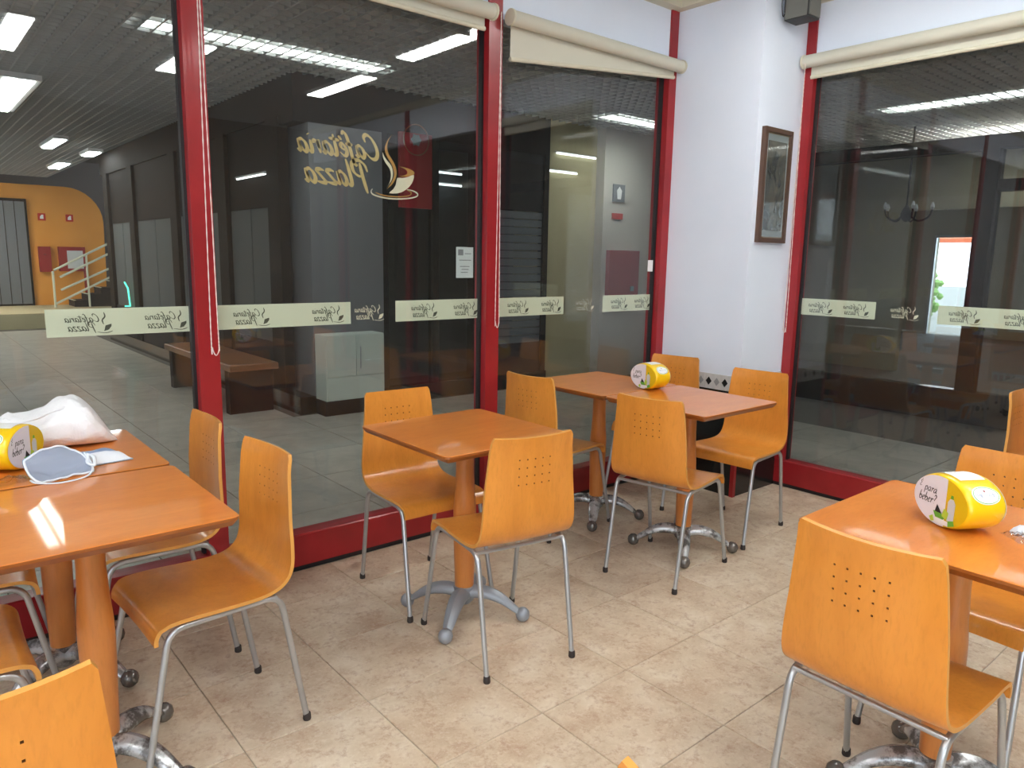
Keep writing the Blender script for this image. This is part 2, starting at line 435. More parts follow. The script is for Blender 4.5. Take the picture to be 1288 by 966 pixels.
BM = [(0.828, YP-0.002), (-0.75, -0.67), (-2.3, -2.22), (-3.85, -3.77)]
for y0, y1 in BM:
    m = part('mullion', B().box(XB-0.004, XB+0.04, y0, y1, SILL, CZ-0.055).box(XB+0.058, XB+0.095, y0, y1, SILL, CZ-0.055), 'red', w2)
    part('gasket', B().box(XB+0.036, XB+0.064, y0-0.012, y1+0.012, SILL, CZ-0.06), 'gasket', m)
for y0, y1 in [(-0.67, 0.828), (-2.22, -0.75), (-3.77, -2.3), (SY, -3.85)]:
    part('pane', B().box(GX, GX+0.008, y0-0.004, y1+0.004, SILL-0.01, 2.60), 'glass', w2)
    part('transom_panel', B().box(XB+0.008, XB+0.09, y0, y1, 2.60, CZ-0.003), 'white_wall', w2)

# ---- cafe ceiling lights
def cafe_light(x, y, lx, ly, label):
    t = thing('ceiling_light', label, 'ceiling light', (x, y, CZ-0.03), 0, 'cafe ceiling lights')
    part('housing', B().box(-lx/2-0.02, lx/2+0.02, -ly/2-0.02, ly/2+0.02, 0.004, 0.0295), 'white', t)
    part('diffuser', B().box(-lx/2, lx/2, -ly/2, ly/2, -0.006, 0.006), 'lamp_cafe', t)
for x, y, l in [(1.80, -0.08, 'slim fluorescent ceiling light over the paired tables by the pillar'),
                (1.88, -1.85, 'slim fluorescent ceiling light beyond the right hand table'),
                (0.52, -1.85, 'slim fluorescent ceiling light in the middle of the rear row'),
                (-0.62, -2.0, 'slim fluorescent ceiling light of the rear row nearest the west wall')]:
    cafe_light(x, y, 0.15, 1.05, l)
for x, y, l in [(-2.0, -0.1, 'unseen fill light added over the west end near the shop window'), (-2.0, -2.0, 'unseen fill light added in the south west of the cafe'), (-3.2, -0.1, 'unseen fill light added in the corner of shop window and west wall')]:  # added out of view to brighten the left side of the cafe
    cafe_light(x, y, 0.15, 1.05, l)

# ================================================================== THE ARCADE outside the glass
af = struct('floor_arcade', B().box(WX, 6.4, YA+0.15, 18, -0.12, -0.004).box(XB+0.15, 6.4, SY, YA+0.15, -0.12, -0.004).box(WX, XB+0.15, YA+0.10, YA+0.15, -0.12, -0.004).box(XB+0.10, XB+0.15, SY, YA+0.1, -0.12, -0.004), 'arcade_grout')
TA = 0.6
for i in range(-3, 11):
    for j in range(-3, 30):
        x0, y0 = -1.8+i*TA, 1.60+j*TA
        x1, y1 = x0+TA, y0+TA
        inN = y0 >= 1.59 and ((x1 <= 1.45 and y1 <= 14.4 and x0 > -2) or (x1 <= 6.01 and y1 <= 4.7))
        inE = x0 >= 2.95 and x1 <= 6.01 and y1 <= 1.61 and y0 > -1.7
        if inN or inE:
            link('tile', tile_mesh(TA-0.006, TA-0.006, 'tile', 'arcade_tile'), af, ((x0+x1)/2, (y0+y1)/2, 0))
struct('roof_slab', B().box(WX-0.15, 16.2, SY-0.15, 18.2, 3.40, 3.5), 'plenum')
# open-cell (egg crate) ceiling
b = B(); CE = 0.10; z0, z1, t = 2.93, 2.968, 0.007
x = WX
while x < 8.99:
    hi = 16.8 if x < 1.29 else (4.64 if x < 5.05 else 4.52)
    lo = 1.60 if x < 2.96 else SY
    b.box(x-t, x+t, lo, hi, z0, z1); x += CE
y = SY+0.05
while y < 16.8:
    xa = WX if y > 1.60 else 2.96
    xb = 8.98 if y < 4.52 else (5.04 if y < 4.64 else 1.29)
    b.box(xa, xb, y-t, y+t, z0, z1-0.001); y += CE
cr_ = link('ceiling_grid', b.mesh('ceiling_grid', 'crate')); tag(cr_, 'grey open-cell grid ceiling of the arcade', 'ceiling grid', kind='structure')
def arc_light(x, y, lx, ly, z, label, mt='lamp_arc', twin=False):
    t = thing('arcade_light', label, 'ceiling light', (x, y, z), 0, 'arcade ceiling lights')
    part('housing', B().box(-lx/2-0.03, lx/2+0.03, -ly/2-0.03, ly/2+0.03, 0.012, 0.06), 'white', t)
    if twin:
        for s_ in (-1, 1): part('tube_panel', B().box(s_*lx/4-lx*0.17, s_*lx/4+lx*0.17, -ly/2, ly/2, 0, 0.012), mt, t)
    else: part('tube_panel', B().box(-lx/2, lx/2, -ly/2, ly/2, 0, 0.012), mt, t)
arc_light(0.90, 4.02, 1.72, 0.17, 2.99, 'long light shining through the grid ceiling over the middle window pane')
arc_light(5.0, 4.02, 1.0, 0.17, 2.99, 'long light shining through the grid ceiling before the pale wall')
arc_light(6.25, 0.82, 0.17, 2.1, 2.99, 'long light shining through the grid ceiling beside the street side shop')
arc_light(-0.42, 7.25, 0.26, 1.85, 2.869, 'twin tube light hung below the grid along the arcade', 'lamp_twin', twin=True)
arc_light(0.47, 10.6, 0.12, 1.1, 2.869, 'small light hung below the grid far down the arcade')
arc_light(1.0, 13.6, 0.16, 1.0, 2.869, 'fill light added in front of the orange wall to brighten it')  # added to brighten the orange wall
arc_light(-0.9, 15.2, 0.3, 1.6, 2.869, 'unseen fill light added beside the dark door to brighten the orange wall', 'fill_far')  # added out of view, lifts the orange wall's brightness
arc_light(1.08, 11.4, 0.14, 0.6, 2.869, 'small light along the edge of the dark shop front')
arc_light(-1.6, 10.5, 0.24, 1.6, 2.869, 'light along the west side of the arcade')
def tube_lamp(loc, d, L_, label):
    t = thing('tube_lamp', label, 'lamp', loc, 0, 'thin tube lamps of the shop fronts')
    dv = Vector(d)*L_/2
    part('holder', B().tube([-dv*1.04+Vector((0, 0.012, 0.012)), dv*1.04+Vector((0, 0.012, 0.012))], 0.012, 8), 'white', t)
    part('tube', B().tube([-dv, dv], 0.010, 8), 'lamp_tube', t)
tube_lamp((3.07, 4.99, 2.30), (1, 0, 0), 0.5, 'upper thin tube lamp inside the dark shop window')
tube_lamp((3.12, 4.99, 2.18), (1, 0, 0), 0.4, 'lower thin tube lamp inside the dark shop window')
tube_lamp((1.262, 5.55, 2.15), (0, 1, 0), 0.7, 'thin tube lamp on the dark shop front beside the grey column')
tube_lamp((4.70, 4.655, 2.60), (1, 0, 0), 0.62, 'upper thin tube lamp on the beige wall')
tube_lamp((4.50, 4.655, 2.40), (1, 0, 0), 0.42, 'lower thin tube lamp on the beige wall')
for y, l in ((1.2, 'fill light added behind the glazed front to brighten the shop'), (-1.5, 'fill light added behind the transom window to brighten the shop')):  # added to lighten the dim shop walls
    arc_light(7.9, y, 0.2, 1.3, 3.33, l, 'fill_shop')
arc_light(11.5, 3.0, 1.3, 0.2, 3.33, 'fill light added in the back room to brighten the shop', 'fill_shop')  # added as well, lightens the rear of the shop

# ---- north shop block: south face at y=4.65, west face at x=1.30
NY, NX = 4.65, 1.30
nb = struct('wall_north_block'); nb['label'] = 'dark closed shop fronts across the arcade'
part('core', B().box(NX+0.5, 9.5, NY+0.6, 12, 0, 3.4), 'dark_panel', nb)
part('fascia', B().box(NX, 4.28, NY, NY+0.6, 2.55, 3.4), 'dark_frame', nb)
part('fascia', B().box(NX, NX+0.5, NY+0.6, 12, 2.62, 3.4), 'dark_frame', nb)
part('plinth', B().box(NX-0.02, 4.28, NY-0.02, NY+0.6, 0, 0.16).box(NX-0.02, NX+0.5, NY+0.6, 12, 0, 0.16), 'black_stone', nb)
part('corner_column', B().box(1.42, 2.14, NY-0.03, NY+0.5, 0.16, 2.55), 'grey_col', nb)
for x in (2.14, 2.72, 3.42, 4.20): part('post', B().box(x, x+0.07, NY-0.01, NY+0.08, 0.16, 2.55), 'dark_frame', nb)
for x0, x1 in ((2.21, 2.72), (2.79, 3.42)): part('pane', B().box(x0, x1, NY+0.03, NY+0.038, 0.16, 2.55), 'shop_glass', nb)
for k in range(17): part('shutter_slat', B().box(3.49, 4.20, NY+0.02, NY+0.045, 0.50+k*0.085, 0.578+k*0.085), 'shutter', nb)
part('stall_riser', B().box(3.49, 4.20, NY+0.01, NY+0.05, 0.16, 0.50), 'dark_panel', nb)
part('over_panel', B().box(3.49, 4.20, NY+0.01, NY+0.05, 1.945, 2.55), 'dark_panel', nb)
part('back_panel', B().box(2.14, 3.49, NY+0.45, NY+0.5, 0.16, 2.55), 'grey_col', nb)
for y in (11.5, 10.0, 8.0, 6.3, 4.95): part('post', B().box(NX-0.02, NX+0.08, y, y+0.26, 0.16, 2.62), 'dark_frame', nb)
for y0, y1 in ((10.26, 11.5), (8.26, 10.0), (6.56, 8.0), (5.21, 6.3)):
    part('stall_riser', B().box(NX+0.01, NX+0.06, y0, y1, 0.16, 0.60), 'dark_panel', nb)
    part('top_panel', B().box(NX+0.02, NX+0.06, y0, y1, 1.86, 2.62), 'dark_frame', nb)
    part('frosted_panel', B().box(NX+0.03, NX+0.06, y0, (y0+y1)/2-0.01, 0.60, 1.86), 'frosted', nb)
    part('frosted_panel', B().box(NX+0.03, NX+0.06, (y0+y1)/2+0.01, y1, 0.60, 1.86), 'frosted', nb)
# pale walls right of the shops
wl = struct('wall_beige', B().box(4.28, 5.06, NY+0.03, 12, 0, 3.4), 'beige_wall')
wl = struct('wall_pale', B().box(5.06, 9.5, NY-0.10, 12, 0, 3.4), 'pale_wall')
# far end: orange wall with rounded shoulder, dark door, landing
struct('wall_far', B().box(WX, 9.5, 17.8, 18, 0, 3.4), 'grey_col')
struct('platform', B().box(WX, 9.5, 14.5, 17.8, 0.001, 0.28), 'beige_wall')
poly = [(-3.9, 0.28), (2.30, 0.28), (2.32, 1.95)] + [(1.62+0.70*math.cos(a), 2.06+0.72*math.sin(a)) for a in [k*PI/2/8 for k in range(9)]] + [(-3.9, 2.78)]
struct('wall_orange', B().prism(poly, lambda u, v, t: (u, t, v), 17.0, 17.3), 'orange_wall')
d1 = struct('door_1'); d1['label'] = 'dark grey panelled door in the orange wall'
part('leaf_frame', B().box(-0.3, 0.90, 16.93, 17.0, 0.28, 2.48), 'dark_frame', d1)
for k in range(6): part('panel', B().box(-0.24+k*0.185, -0.07+k*0.185, 16.90, 16.94, 0.32, 2.42), 'shutter', d1)
def wall_sign(x, z, label):
    t = thing('safety_sign', label, 'sign', (x, 16.99, z))
    part('plate', B().box(-0.07, 0.07, -0.008, 0.0095, -0.075, 0.075), 'sign_red', t)
    part('symbol', B().prism([(-0.035, -0.04), (0.03, -0.04), (0.03, 0.045), (0.0, 0.045), (-0.03, 0.01)], lambda u, v, q: (u, q, v), -0.008, -0.011), 'white', t)
wall_sign(1.16, 2.13, 'small red and white safety sign above the narrow red box')
wall_sign(1.67, 2.13, 'small red and white safety sign above the wide glazed red cabinet')
t = thing('fire_alarm_box', 'narrow red box on the orange wall', 'fire box', (1.15, 16.99, 1.25))
part('case', B().box(-0.11, 0.11, -0.08, 0.0095, -0.265, 0.265), 'dull_red', t)
part('fitting', B().lathe([(0.02, -0.006), (0.03, 0), (0.02, 0.006)], 12, c=(0, -0.09, 0.1)), 'ink', t)
t = thing('fire_hose_cabinet', 'wide red cabinet with pale glazed front on the orange wall', 'fire cabinet', (1.65, 16.99, 1.26))
part('case', B().box(-0.25, 0.25, -0.12, 0.0095, -0.26, 0.26), 'dull_red', t)
part('window', B().box(-0.10, 0.20, -0.125, -0.118, -0.20, 0.18), 'bottle_pale', t)
part('stand_pipe', B().tube([(0.23, -0.06, -0.26), (0.23, -0.06, -0.96)], 0.03, 8), 'dull_red', t)
# stair railing and steps by the orange wall
t = thing('stair_railing', 'pale metal stair railing with sloping bars before the orange wall', 'railing', (0, 16.0, 0.28))
for (xa, za), (xb, zb) in (((1.15, 0.76), (2.25, 1.36)), ((1.25, 0.62), (2.25, 1.15)), ((1.25, 0.36), (2.25, 0.84)), ((1.12, 0.07), (2.25, 0.66))):
    part('bar', B().tube([(xa, 0, za), (xb, 0, zb)], 0.022, 6), 'rail_white', t)
part('post', B().tube([(1.13, 0, 0), (1.13, 0, 0.74)], 0.022, 6), 'rail_white', t)
part('post', B().tube([(1.75, 0, 0), (1.75, 0, 1.08)], 0.02, 6), 'rail_white', t)
t = thing('stair_flight', 'dark steps with pale nosings behind the railing', 'stairs', (0, 16.1, 0.28))
for k in range(4):
    s_ = part('step', B().box(1.5+k*0.25, 1.5+(k+1)*0.25, 0.03, 0.70, 0, 0.13*(k+1)), 'dark_panel', t)
    part('nosing', B().box(1.485+k*0.25, 1.52+k*0.25, 0.03, 0.70, 0.13*(k+1), 0.13*(k+1)+0.012), 'rail_white', s_)
tag(part('neon_line', B().tube([(NX-0.04, 10.7, 0.98), (NX-0.04, 10.52, 0.9), (NX-0.04, 10.45, 0.64), (NX-0.04, 10.75, 0.62)], 0.011, 6), 'neon', None), 'thin green glowing line on the dark shop front', 'neon light')
# things by the north shops
t = thing('display_cabinet', 'pale greenish white low cabinet at the foot of the grey column', 'cabinet', (1.72, 4.50, 0))
part('body', B().box(-0.29, 0.29, -0.09, 0.12, 0.14, 0.73), 'cab_white', t)
part('base', B().box(-0.29, 0.29, -0.06, 0.12, 0, 0.14), 'dark_frame', t)
for x in (-0.285, 0.005):
    d = part('door', B().bbox(x, x+0.28, -0.105, -0.0905, 0.36, 0.725, 0.003), 'cab_white', t)
part('drawer', B().box(-0.285, 0.285, -0.105, -0.0905, 0.15, 0.35), 'cab_white', t)
part('handle', B().tube([(0.04, -0.115, 0.42), (0.04, -0.115, 0.62)], 0.006, 6), 'tube', t)
t = thing('shop_bench', 'low brown bench along the dark shop front', 'bench', (0.98, 5.9, 0))
part('seat', B().bbox(-0.22, 0.22, -1.0, 1.0, 0.40, 0.46, 0.008), 'brown_tile', t)
for y in (-0.85, 0.85): part('leg', B().box(-0.2, 0.2, y-0.05, y+0.05, 0, 0.40), 'dark_frame', t)
t = thing('hanging_sign', 'dark red sign panel with a pale round emblem on the shop front', 'sign', (2.50, NY-0.05, 2.22))
part('panel', B().box(-0.18, 0.18, 0, 0.035, -0.33, 0.36), 'dull_red', t)
part('ring', B().tube([(0.0+0.14*math.cos(a), -0.004, 0.30+0.14*math.sin(a)) for a in [k*2*PI/28 for k in range(28)]], 0.006, 6, close=True), 'brown_tile', t)
part('emblem', B().prism([((0.045 if k % 2 else 0.06)*math.cos(k*PI/6), 0.30+(0.045 if k % 2 else 0.06)*math.sin(k*PI/6)) for k in range(12)], lambda u, v, q: (u, q, v), -0.006, 0), 'ink_grey', t)
t = thing('hose_cabinet', 'flat dark red hose cabinet on the pale wall', 'fire cabinet', (5.41, NY-0.11, 1.28))
part('case', B().bbox(-0.27, 0.27, -0.05, 0.0095, -0.27, 0.27, 0.0), 'dull_red', t)
part('latch', B().box(0.12, 0.18, -0.06, -0.05, -0.22, -0.16), 'ink_grey', t)
t = thing('exit_sign', 'small framed figure sign above the hose cabinet', 'sign', (5.31, NY-0.11, 2.22))
part('plate', B().box(-0.10, 0.10, -0.008, 0.0095, -0.10, 0.10), 'ink_grey', t)
part('symbol', B().prism([(-0.03, -0.07), (0.03, -0.07), (0.045, 0.03), (0.0, 0.075), (-0.045, 0.03)], lambda u, v, q: (u, q, v), -0.008, -0.011), 'white', t)
t = tag(part('notice_plate', B().box(-0.09, 0.09, -0.008, 0.0095, -0.035, 0.035), 'sign_red', None, loc=(5.30, NY-0.11, 1.95)), 'small red plate between the figure sign and hose cabinet', 'sign')
# ---- east shop: dark frame at x=6, deep dim room, street door far behind
EX = 6.0
eb = struct('wall_east_shop'); eb['label'] = 'dark framed glazed shop front facing the right hand window'
part('plinth', B().box(EX, EX+0.12, SY, 4.5, 0, 0.30), 'black_stone', eb)
part('head_beam', B().box(EX-0.02, EX+0.12, SY, 4.5, 2.44, 2.56), 'dark_frame', eb)
for y in (0.78, 2.9, -1.4): part('post', B().box(EX-0.03, EX+0.12, y, y+0.14, 0.30, 2.44), 'dark_frame', eb)
part('transom', B().box(EX, EX+0.10, -1.26, 0.78, 2.08, 2.18), 'dark_frame', eb)
for y0, y1 in ((0.92, 2.9), (3.04, 4.5), (-1.26, 0.78)): part('pane', B().box(EX+0.05, EX+0.058, y0, y1, 0.30, 2.44), 'shop_glass', eb)
struct('floor_shop', B().box(6.4, 15.7, SY, 9, -0.12, 0), 'arcade_grout')
DX = 15.6
b = B().box(DX, DX+0.2, SY, 4.06, 0, 3.4).box(DX, DX+0.2, 4.80, 9, 0, 3.4).box(DX, DX+0.2, 4.06, 4.80, 2.05, 3.4)
struct('wall_east', b, 'olive_wall')
struct('wall_shop_side', B().box(9.5, 15.6, 9, 9.2, 0, 3.4).box(9.5, 9.6, 4.55, 9, 0, 3.4), 'olive_wall')
struct('wall_shop_south', B().box(XB+0.12, 15.8, SY-0.15, SY, 0, 3.4), 'olive_wall')
struct('wall_shop_partition', B().box(9.0, 9.12, SY, 0.9, 0, 3.4).box(9.0, 9.12, 2.7, 4.55, 0, 3.4).box(9.0, 9.12, 0.9, 2.7, 2.15, 3.4), 'olive_wall')
d2 = struct('door_2'); d2['label'] = 'narrow glazed street door bright with daylight'
part('frame', B().box(DX-0.03, DX+0.05, 4.04, 4.08, 0, 2.08).box(DX-0.03, DX+0.05, 4.78, 4.82, 0, 2.08).box(DX-0.03, DX+0.05, 4.08, 4.78, 2.03, 2.08), 'tube', d2)
part('pane', B().box(DX+0.01, DX+0.018, 4.08, 4.78, 0, 2.03), 'glass', d2)
struct('ground', B().box(15.8, 60, -30, 40, -0.3, -0.02), 'asphalt')
tag(part('street_awning', B().prism([(0, 0), (1.4, -0.5), (1.4, -0.62), (0, -0.1)], lambda u, v, q: (24-u, q, 2.75+v), 4.5, 8.5), 'awning', None), 'orange awning across the street seen through the street door', 'awning')
b = B()
for k in range(60):
    a = random.uniform(0, 2*PI); r_ = random.uniform(0, 0.28); z_ = random.uniform(0.07, 1.2)
    b.lathe([(0.03, -0.09), (0.1, 0), (0.03, 0.09)], 6, c=(21+r_*math.cos(a), 6.82+r_*math.sin(a), z_))
tag(part('street_shrub', b, 'hedge', None), 'green shrub on the street seen through the street door', 'shrub')
t = thing('hanging_lamp', 'dark hanging lamp with curved arms inside the glazed shop', 'lamp', (7.3, 2.05, 3.4))
part('rod', B().tube([(0, 0, 0), (0, 0, -1.35)], 0.012, 8), 'dark_frame', t)
part('hub', B().lathe([(0.01, -0.09), (0.05, -0.05), (0.06, 0), (0.03, 0.06), (0.01, 0.1)], 12, c=(0, 0, -1.4)), 'dark_frame', t)
for k in range(5):
    a = k*2*PI/5; p = [(r_*math.cos(a), r_*math.sin(a), z_) for r_, z_ in ((0.04, -1.42), (0.12, -1.48), (0.22, -1.44), (0.25, -1.36))]
    m_ = part('arm', B().tube(cr(p, 4), 0.010, 6), 'dark_frame', t)
    part('bulb', B().lathe([(0.012, 0), (0.025, 0.03), (0.008, 0.08)], 8, c=p[-1]), 'bottle_pale', m_)

# ================================================================== FURNITURE
# ---- plywood cafe chair
def shell_mesh():
    prof = [(0.186, 0.404), (0.184, 0.424), (0.172, 0.443), (0.145, 0.4535), (0.09, 0.455), (0.02, 0.4525), (-0.06, 0.4495), (-0.115, 0.451),
            (-0.160, 0.462), (-0.190, 0.487), (-0.2035, 0.525), (-0.2065, 0.575), (-0.2060, 0.640), (-0.2075, 0.71), (-0.2130, 0.79), (-0.2230, 0.845)]
    P = [(p.x, p.y) for p in cr([(y, z, 0) for y, z in prof], 3)]
    HZ = [0.766, 0.737, 0.708, 0.679]; HX = [-0.06, -0.03, 0, 0.03, 0.06]; h = 0.0023
    # keep samples away from hole rows, then insert the hole rows
    P = [p for p in P if not any(abs(p[1]-z) < 0.010 and p[0] < -0.2 for z in HZ)]
    def yat(z):
        for a, b in zip(P[:-1], P[1:]):
            if a[0] < -0.19 and a[1] <= z <= b[1]: return a[0]+(b[0]-a[0])*(z-a[1])/(b[1]-a[1])
    ins = [(yat(z+s*h), z+s*h) for z in HZ for s in (-1, 1)]
    seat = [p for p in P if not (p[0] < -0.19 and p[1] > 0.487)]
    back = sorted([p for p in P if p[0] < -0.19 and p[1] > 0.487]+ins, key=lambda p: p[1])
    P = seat+back
    def halfw(y, z):
        if z < 0.47 and y > -0.17: return 0.196-0.008*max(0, (0.05-y))/0.22 if y < 0.17 else 0.196-0.004
        t = (z-0.46)/0.385; w = 0.188-0.031*t**1.3
        if z > 0.838: w -= 0.007
        return w
    rows = []; nrm = []
    for i, (y, z) in enumerate(P):
        w = halfw(y, z); xs = [-w, -(w+0.075)/2, -0.075]
        for hx in HX: xs += [hx-h, hx+h]
        xs += [0.075, (w+0.075)/2, w]
        a = P[max(i-1, 0)]; c = P[min(i+1, len(P)-1)]; ty, tz = c[0]-a[0], c[1]-a[1]; L = math.hypot(ty, tz)
        ny, nz_ = tz/L, -ty/L          # normal towards sitter (up on the seat, forward on the back)
        up = min(1, max(0, (z-0.47)/0.15)); dish = 0.021*up+0.005*(1-up)
        row = []
        for x_ in xs:
            d = -dish*(1-(x_/w)**2)
            row.append((x_, y+ny*d, z+nz_*d))
        rows.append(row); nrm.append((ny, nz_))
    th = 0.0055; nr, nc = len(rows), len(rows[0])
    hole = set()
    for i in range(nr-1):
        zm = (P[i][1]+P[i+1][1])/2
        if P[i][0] < -0.2 and any(abs(zm-z) < 0.001 for z in HZ):
            for j in range(5): hole.add((i, 3+2*j))
    F = B(); idx = lambda s, i, j: s*nr*nc+i*nc+j
    vs = []
    for s in (1, -1):
        for i in range(nr):
            for j in range(nc):
                x_, y, z = rows[i][j]; vs.append((x_, y+s*th*nrm[i][0], z+s*th*nrm[i][1]))
    fs = []; ms = []
    def q(a, m): fs.append(a); ms.append(m)
    for i in range(nr-1):
        for j in range(nc-1):
            if (i, j) in hole:
                c4 = [(i, j), (i, j+1), (i+1, j+1), (i+1, j)]
                for k in range(4):
                    a, c = c4[k], c4[(k+1) % 4]
                    q((idx(0, *c), idx(0, *a), idx(1, *a), idx(1, *c)), 2)
            else:
                q((idx(0, i, j), idx(0, i, j+1), idx(0, i+1, j+1), idx(0, i+1, j)), 0)
                q((idx(1, i, j), idx(1, i+1, j), idx(1, i+1, j+1), idx(1, i, j+1)), 0)
    for i in range(nr-1):
        for j in (0, nc-1): q((idx(0, i, j), idx(0, i+1, j), idx(1, i+1, j), idx(1, i, j)), 1)
    for j in range(nc-1):
        for i in (0, nr-1): q((idx(0, i, j), idx(0, i, j+1), idx(1, i, j+1), idx(1, i, j)), 1)
    F.v = vs; F.f = fs; F.m = ms
    return F.mesh('seat_shell', ['ply', 'ply_edge', 'hole'], 38)
CH_GROUP = 'plywood cafe chairs'
def make_chair():
    t = thing('cafe_chair', '', 'chair', group=CH_GROUP)
    link('seat_shell', shell_mesh(), t)
    cap = B().lathe([(0.0112, 0), (0.0125, 0.004), (0.0115, 0.022), (0.0098, 0.024)], 12).mesh('foot_cap', 'glide', 40)
    R = 0.0092; zt = 0.4345
    for s in (-1, 1):
        rear = fillet([(s*0.175, -0.238, 0.008), (s*0.176, -0.165, zt), (s*0.178, -0.06, zt)], 0.05)
        front = fillet([(s*0.2, 0.238, 0.008), (s*0.182, 0.150, zt), (s*0.180, 0.06, zt)], 0.05)
        l = part('leg', B().tube(rear, R, 10), 'tube', t, 60); link('foot_cap', cap, l, (s*0.175, -0.2385, 0))
        l = part('leg', B().tube(front, R, 10), 'tube', t, 60); link('foot_cap', cap, l, (s*0.2, 0.2385, 0))
        part('seat_rail', B().tube([(s*0.178, -0.06, zt), (s*0.180, 0.06, zt)], R, 10), 'tube', t, 60)
    for y in (-0.150, 0.115): part('cross_bar', B().tube([(-0.178, y, zt-0.004), (0.178, y, zt-0.004)], 0.0075, 8), 'tube', t, 60)
    return t
chair0 = make_chair(); used = []
def place_chair(x, y, deg, label):
    o = chair0 if not used else copy_tree(chair0)
    used.append(o); o.location = (x, y, 0); o.rotation_euler = (0, 0, math.radians(deg)); o['label'] = label
CHAIRS = [
 (-0.842, 0.595, 93, 'plywood chair facing the table edge nearest the face mask, back towards the single square table'),
 (-0.852, 1.140, 89, 'plywood chair beside the window at the table with the white plastic bag'),
 (-1.445, -0.21, 0, 'plywood chair tucked at the bare end of the table pair with the plastic bag'),
 (-1.462, 0.600, -90, 'plywood chair on the far side of the bag tables, only seat edge and leg seen'),
 (-1.375, 1.14, -95, 'plywood chair behind the wooden pedestal under the plastic bag'),
 (0.202, 0.990, 177, 'plywood chair with its back to the red window sill at the single square table'),
 (0.179, 0.446, -10, 'plywood chair with its back to the room at the single square table'),
 (1.208, 1.232, -84, 'plywood chair next to the window at the paired tables, back to the single table'),
 (1.222, 0.486, -79, 'plywood chair with perforated back to the room, pushed against the paired tables'),
 (2.050, 1.236, 100, 'plywood chair standing against the white pillar by the tile band'),
 (1.925, 0.590, 95, 'plywood chair at the paired tables in front of the pillar corner and picture frame'),
 (0.320, -0.905, -91, 'plywood chair with its back to the room at the table with crumpled wrappers'),
 (0.970, -0.865, 88, 'plywood chair behind the yellow dispenser and crumpled wrappers'),
 (2.640, -0.700, 180, 'plywood chair seen edge-on beside the right hand window'),
 (-0.633, -1.20, -90, 'plywood chair of which only the top corner of the back shows above the floor'),
]
for c in CHAIRS: place_chair(*c)

# ---- square pedestal tables
ZT = 0.765; TS = 0.59
def table_top_mesh():
    h = TS/2; r = 0.022; b = B()
    def ring(inset, z):
        pts = []
        for cx, cy, a0 in ((h-r, h-r, 0), (-(h-r), h-r, PI/2), (-(h-r), -(h-r), PI), (h-r, -(h-r), 1.5*PI)):
            for k in range(6):
                a = a0+k*PI/10; pts.append((cx+(r-inset if r > inset else 0)*math.cos(a) - (0 if r > inset else math.copysign(inset-r, cx)), cy+(r-inset if r > inset else 0)*math.sin(a) - (0 if r > inset else math.copysign(inset-r, cy)), z))
        return pts
    R = [ring(0.0015, ZT), ring(0, ZT-0.0015), ring(0, ZT-0.009), ring(0.016, ZT-0.026), ring(0.05, ZT-0.028)]
    n = len(R[0]); b.v = [p for q in R for p in q]
    b.f.append(tuple(range(n))); b.m.append(0)
    for i in range(len(R)-1):
        for k in range(n):
            k2 = (k+1) % n; b.f.append((i*n+k, i*n+k2, (i+1)*n+k2, (i+1)*n+k)); b.m.append(0 if i < 1 else 1)
    b.f.append(tuple((len(R)-1)*n+k for k in reversed(range(n)))); b.m.append(1)
    return b.mesh('tabletop', ['top', 'edge_brown'], 35)
mat('edge_brown', srgb(150, 84, 34), 0.35, 0, 0.2)
def arm_mesh(m):
    path = [(0.025, 0.092), (0.07, 0.100), (0.12, 0.094), (0.165, 0.076), (0.205, 0.050), (0.232, 0.032)]
    wd = [0.036, 0.035, 0.032, 0.028, 0.022, 0.016]; ht = [0.030, 0.029, 0.027, 0.023, 0.018, 0.013]
    P = cr([(x, z, w) for (x, z), w in zip(path, wd)], 3); H = cr([(h, 0, 0) for h in ht], 3)
    rows = []; n = 12
    for p, q in zip(P, H):
        row = []
        for k in range(n+1):
            a = 2*PI*k/n; sx = math.sin(a); cz_ = math.cos(a)
            ridge = 0.25 if k in (0, n) else 0.0
            row.append((p.x, p.z*sx, p.y+q.x*(cz_+ridge*0.4 if cz_ > 0 else cz_*0.7)))
        rows.append(row)
    return B().grid(rows).mesh('base_arm', m, 50)
def make_table(metal, ballm, rz):
    t = thing('square_table', '', 'table', group='square pedestal tables')
    link('tabletop', table_top_mesh(), t)
    part('mount_plate', B().box(-0.17, 0.17, -0.17, 0.17, ZT-0.034, ZT-0.0275), 'dark_frame', t)
    part('pedestal', B().lathe([(0.038, 0.125), (0.039, 0.16), (0.043, 0.30), (0.0455, 0.40), (0.0445, 0.455), (0.039, 0.52), (0.0355, 0.60), (0.0345, ZT-0.034)], 28), 'beech', t, 40)
    part('hub', B().lathe([(0.026, 0.05), (0.040, 0.066), (0.044, 0.10), (0.0445, 0.125), (0.03, 0.127)], 24), metal, t, 40)
    am = arm_mesh(metal)
    bl = B().lathe([(0.004, 0.0), (0.015, 0.003), (0.0245, 0.012), (0.0285, 0.027), (0.0255, 0.042), (0.015, 0.053), (0.003, 0.056)], 16).mesh('foot_ball', ballm, 80)
    for k in range(4):
        a = link('base_arm', am, t, (0, 0, 0), (0, 0, rz+PI/4+k*PI/2)); link('foot_ball', bl, a, (0.243, 0, 0))
    return t
